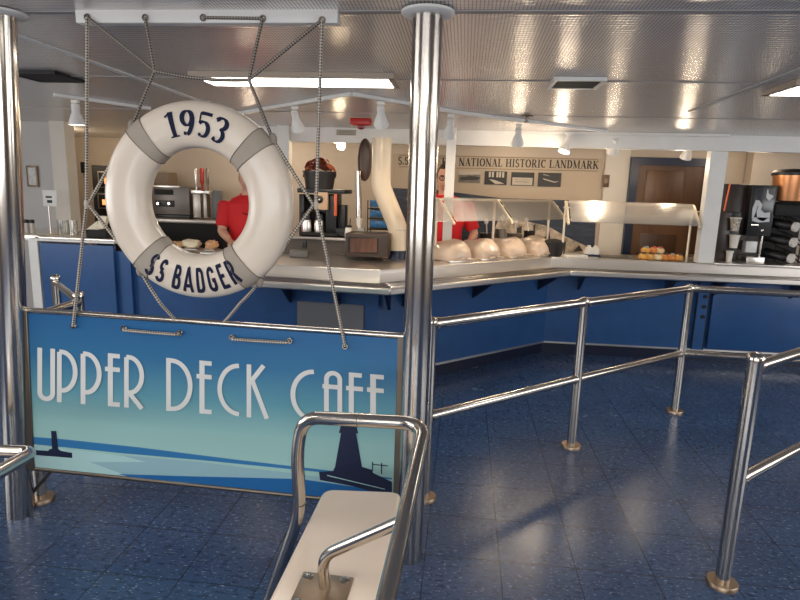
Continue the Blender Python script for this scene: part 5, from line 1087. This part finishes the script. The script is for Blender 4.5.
# ------------------------------------------------------------------ people
def loft(mb, secs, n=20):
    rg = []
    for c, rx, ry in secs:
        c = Vector(c); rg.append([mb.b.verts.new(c+Vector((rx*math.cos(2*PI*k/n), ry*math.sin(2*PI*k/n), 0))) for k in range(n)])
    for a, b in zip(rg, rg[1:]):
        for k in range(n): f = mb.b.faces.new([a[k], a[(k+1) % n], b[(k+1) % n], b[k]]); f.smooth = True
    mb.b.faces.new(rg[0][::-1]); mb.b.faces.new(rg[-1])
def person(label, base, rz, k, armL, armR, hair_m, glasses, nod=0.0):
    """armL/armR: shoulder, elbow, wrist, finger direction in body space (front = -Y)"""
    t = thing('person', label, 'person', base, rz); t.scale = (k, k, k)
    m = MB()
    loft(m, [((0, 0, 0.84), 0.15, 0.10), ((0, 0, 0.95), 0.17, 0.115), ((0, 0, 1.10), 0.155, 0.11), ((0, 0, 1.28), 0.18, 0.12), ((0, 0.005, 1.40), 0.185, 0.11), ((0, 0.01, 1.46), 0.12, 0.085), ((0, 0.012, 1.49), 0.062, 0.06), ((0, 0.0, 1.56), 0.056, 0.058)])
    hd = Vector((0, -0.02-0.05*nod, 1.655-0.02*nod)); RX = Matrix.Rotation(nod*0.5, 3, 'X')
    def head(p, u):
        q = Vector(p); q.x *= 1 - 0.22*max(0, -u.z)**1.5; 
        if u.y < -0.2 and abs(u.z) < 0.75: q.y *= 0.97
        if u.z < -0.3: q.y -= 0.012
        return RX @ q
    m.ball(hd, (0.077, 0.096, 0.122), 28, 20, head)
    m.ball(hd+RX @ Vector((0, -0.103, -0.022)), (0.015, 0.020, 0.025), 12, 8, lambda p, u: RX @ p)      # nose
    for s_ in (-1, 1):
        m.ball(hd+RX @ Vector((s_*0.078, 0.005, -0.005)), (0.010, 0.022, 0.034), 10, 8, lambda p, u: RX @ p)
    for s_, arm in ((1, armL), (-1, armR)):
        sh_, el, wr_, fd_ = [Vector(x) for x in arm]
        up_ = [sh_.lerp(el, x) for x in (0, 0.3, 0.7, 1)]; lo_ = [el.lerp(wr_, x) for x in (0.15, 0.4, 0.8, 1)]
        m.tube(up_+lo_, [0.058, 0.056, 0.046, 0.041, 0.043, 0.040, 0.030, 0.027], 14)
        fd_ = fd_.normalized(); side = fd_.cross(Vector((0, 0, 1)));  side = side.normalized() if side.length > 0.2 else Vector((1, 0, 0)); nr = side.cross(fd_)
        m.tube([wr_-fd_*0.01, wr_+fd_*0.03, wr_+fd_*0.08], [0.026, 0.036, 0.034], 12)
        for j_, (o_, L_) in enumerate(((-0.027, 0.066), (-0.009, 0.078), (0.009, 0.074), (0.026, 0.058))):
            b_ = wr_+fd_*0.075+side*o_; m.tube([b_, b_+fd_*L_*0.5-nr*0.004, b_+fd_*L_*0.8-nr*0.016, b_+fd_*L_*0.95-nr*0.028], [0.0105, 0.0095, 0.0085, 0.0065], 8)
        b_ = wr_+fd_*0.025-side*s_*0.028; m.tube([b_, b_+fd_*0.03-side*s_*0.022, b_+fd_*0.06-side*s_*0.024-nr*0.01], [0.013, 0.011, 0.008], 8)
    for s_ in (-1, 1): m.tube([(s_*0.085, 0, 0.9), (s_*0.09, 0, 0.5), (s_*0.09, 0.01, 0.1)], [0.085, 0.06, 0.042], 14)
    o = m.done('body', SKIN, t, world=False); rm = o.modifiers.new('remesh', 'REMESH'); rm.mode = 'VOXEL'; rm.voxel_size = 0.0055; rm.use_smooth_shade = True; sm = o.modifiers.new('smooth', 'SMOOTH'); sm.factor = 0.5; sm.iterations = 3
    # polo shirt: trunk, sleeves, collar
    m = MB(); loft(m, [((0, 0, 0.88), 0.185, 0.13), ((0, 0, 1.0), 0.19, 0.135), ((0, 0, 1.12), 0.18, 0.13), ((0, 0, 1.28), 0.20, 0.135), ((0, 0.005, 1.40), 0.205, 0.123), ((0, 0.01, 1.455), 0.15, 0.10), ((0, 0.012, 1.485), 0.085, 0.075)], 24)
    for arm in (armL, armR):
        sh_, el = Vector(arm[0]), Vector(arm[1]); m.tube([sh_.lerp(el, x) for x in (-0.12, 0, 0.3, 0.6, 0.82)], [0.06, 0.074, 0.070, 0.066, 0.068], 16)
    o = m.done('polo_shirt', RED, t, world=False); rm = o.modifiers.new('remesh', 'REMESH'); rm.mode = 'VOXEL'; rm.voxel_size = 0.009; rm.use_smooth_shade = True; sm = o.modifiers.new('smooth', 'SMOOTH'); sm.factor = 0.5; sm.iterations = 4
    m = MB(); m.tube([Vector((0.072*math.cos(a), 0.012-0.066*math.sin(a), 1.492-0.028*max(0, math.sin(a)))) for a in [2*PI*x/20 for x in range(20)]], 0.012, 8, closed=True); m.done('collar', RED, o, world=False)
    m = MB(); m.tube([Vector((0.10*math.cos(a), 0.0-0.09*math.sin(a)-0.05*max(0, math.sin(a)), 1.475-0.17*max(0, math.sin(a))**0.8)) for a in [2*PI*x/28 for x in range(28)]], 0.005, 6, closed=True); m.done('lanyard', BLACKM, t, world=False)
    m = MB(); 
    for s_ in (-1, 1): m.tube([(s_*0.085, 0, 0.92), (s_*0.092, 0, 0.5), (s_*0.092, 0.01, 0.06)], [0.10, 0.078, 0.065], 16)
    m.done('trousers', BLACKM, t, world=False)
    for s_ in (-1, 1):
        m = MB(); m.ball((s_*0.092, -0.05, 0.035), (0.048, 0.13, 0.04), 14, 10, lambda p, u: Vector((p.x, p.y, max(p.z, -0.035)))); m.done('shoe', BLACK, t, world=False)
    # hair: cap over the crown, open at the face
    m = MB()
    def hairf(p, u):
        q = Vector(p); q.x *= 1-0.15*max(0, -u.z)
        if u.y < -0.25 and u.z < 0.62: q *= 0.86
        if u.z < -0.35: q *= 0.8
        return RX @ (q*(1+0.03*noise.noise(u*7)))
    m.ball(hd+RX @ Vector((0, 0.006, 0.006)), (0.083, 0.102, 0.128), 28, 20, hairf); m.done('hair', hair_m, t, world=False)
    EYEW = mat('eye_white', (0.7, 0.66, 0.6), 0.3)
    for s_ in (-1, 1):
        m = MB(); m.ball(hd+RX @ Vector((s_*0.031, -0.083, 0.008)), (0.012, 0.010, 0.007), 12, 8); e_ = m.done('eye', EYEW, t, world=False)
        m = MB(); m.ball(hd+RX @ Vector((s_*0.031, -0.0915, 0.008)), (0.0055, 0.003, 0.0055), 10, 6); m.done('iris', HAIR, e_, world=False)
        m = MB(); m.tube([hd+RX @ Vector((s_*x, y, z)) for x, y, z in ((0.014, -0.094, 0.026), (0.032, -0.092, 0.031), (0.050, -0.078, 0.026))], 0.0045, 6); m.done('eyebrow', hair_m, t, world=False)
    m = MB(); m.tube([hd+RX @ Vector((x, -0.098+abs(x)*0.35, -0.062+0.004*math.cos(x*60))) for x in (-0.026, -0.013, 0, 0.013, 0.026)], [0.003, 0.006, 0.0065, 0.006, 0.003], 8); m.done('mouth', mat('lip', (0.42, 0.15, 0.12), 0.5), t, world=False)
    if glasses:
        m = MB()
        for s_ in (-1, 1):
            m.tube([hd+RX @ Vector((s_*0.033+0.024*math.cos(2*PI*x/18), -0.106, 0.006+0.018*math.sin(2*PI*x/18))) for x in range(18)], 0.0028, 6, closed=True); m.tube([hd+RX @ Vector(x) for x in ((s_*0.057, -0.104, 0.012), (s_*0.082, -0.03, 0.012), (s_*0.084, 0.01, 0.004))], 0.0026, 6)
        m.tube([hd+RX @ Vector(x) for x in ((-0.009, -0.107, 0.008), (0.009, -0.107, 0.008))], 0.0028, 6); m.done('glasses', BLACK, t, world=False)
    return t
p1 = Py(444.5, 200, 5.85)
person('person in a red polo shirt and glasses behind the glass guard, looking down', (p1.x, 5.85, 0), 0.05, 1.04,
       [(0.21, 0.0, 1.39), (0.30, 0.02, 1.12), (0.24, -0.22, 1.03), (-0.2, -1, -0.1)], [(-0.21, 0.0, 1.39), (-0.27, 0.03, 1.12), (-0.16, -0.22, 1.04), (0.3, -1, -0.1)], HAIR, True, 0.35)
p2 = Py(246, 200, 5.55)
person('person in a red polo shirt seen through the life ring, reaching down', (p2.x+0.02, 5.55, 0), 0.35, 1.0,
       [(0.21, 0.0, 1.39), (0.27, -0.05, 1.12), (0.14, -0.28, 1.06), (-0.4, -1, -0.2)], [(-0.21, 0.0, 1.39), (-0.25, -0.06, 1.14), (-0.16, -0.26, 1.05), (0.4, -0.8, -0.3)], GHAIR, False, 0.3)
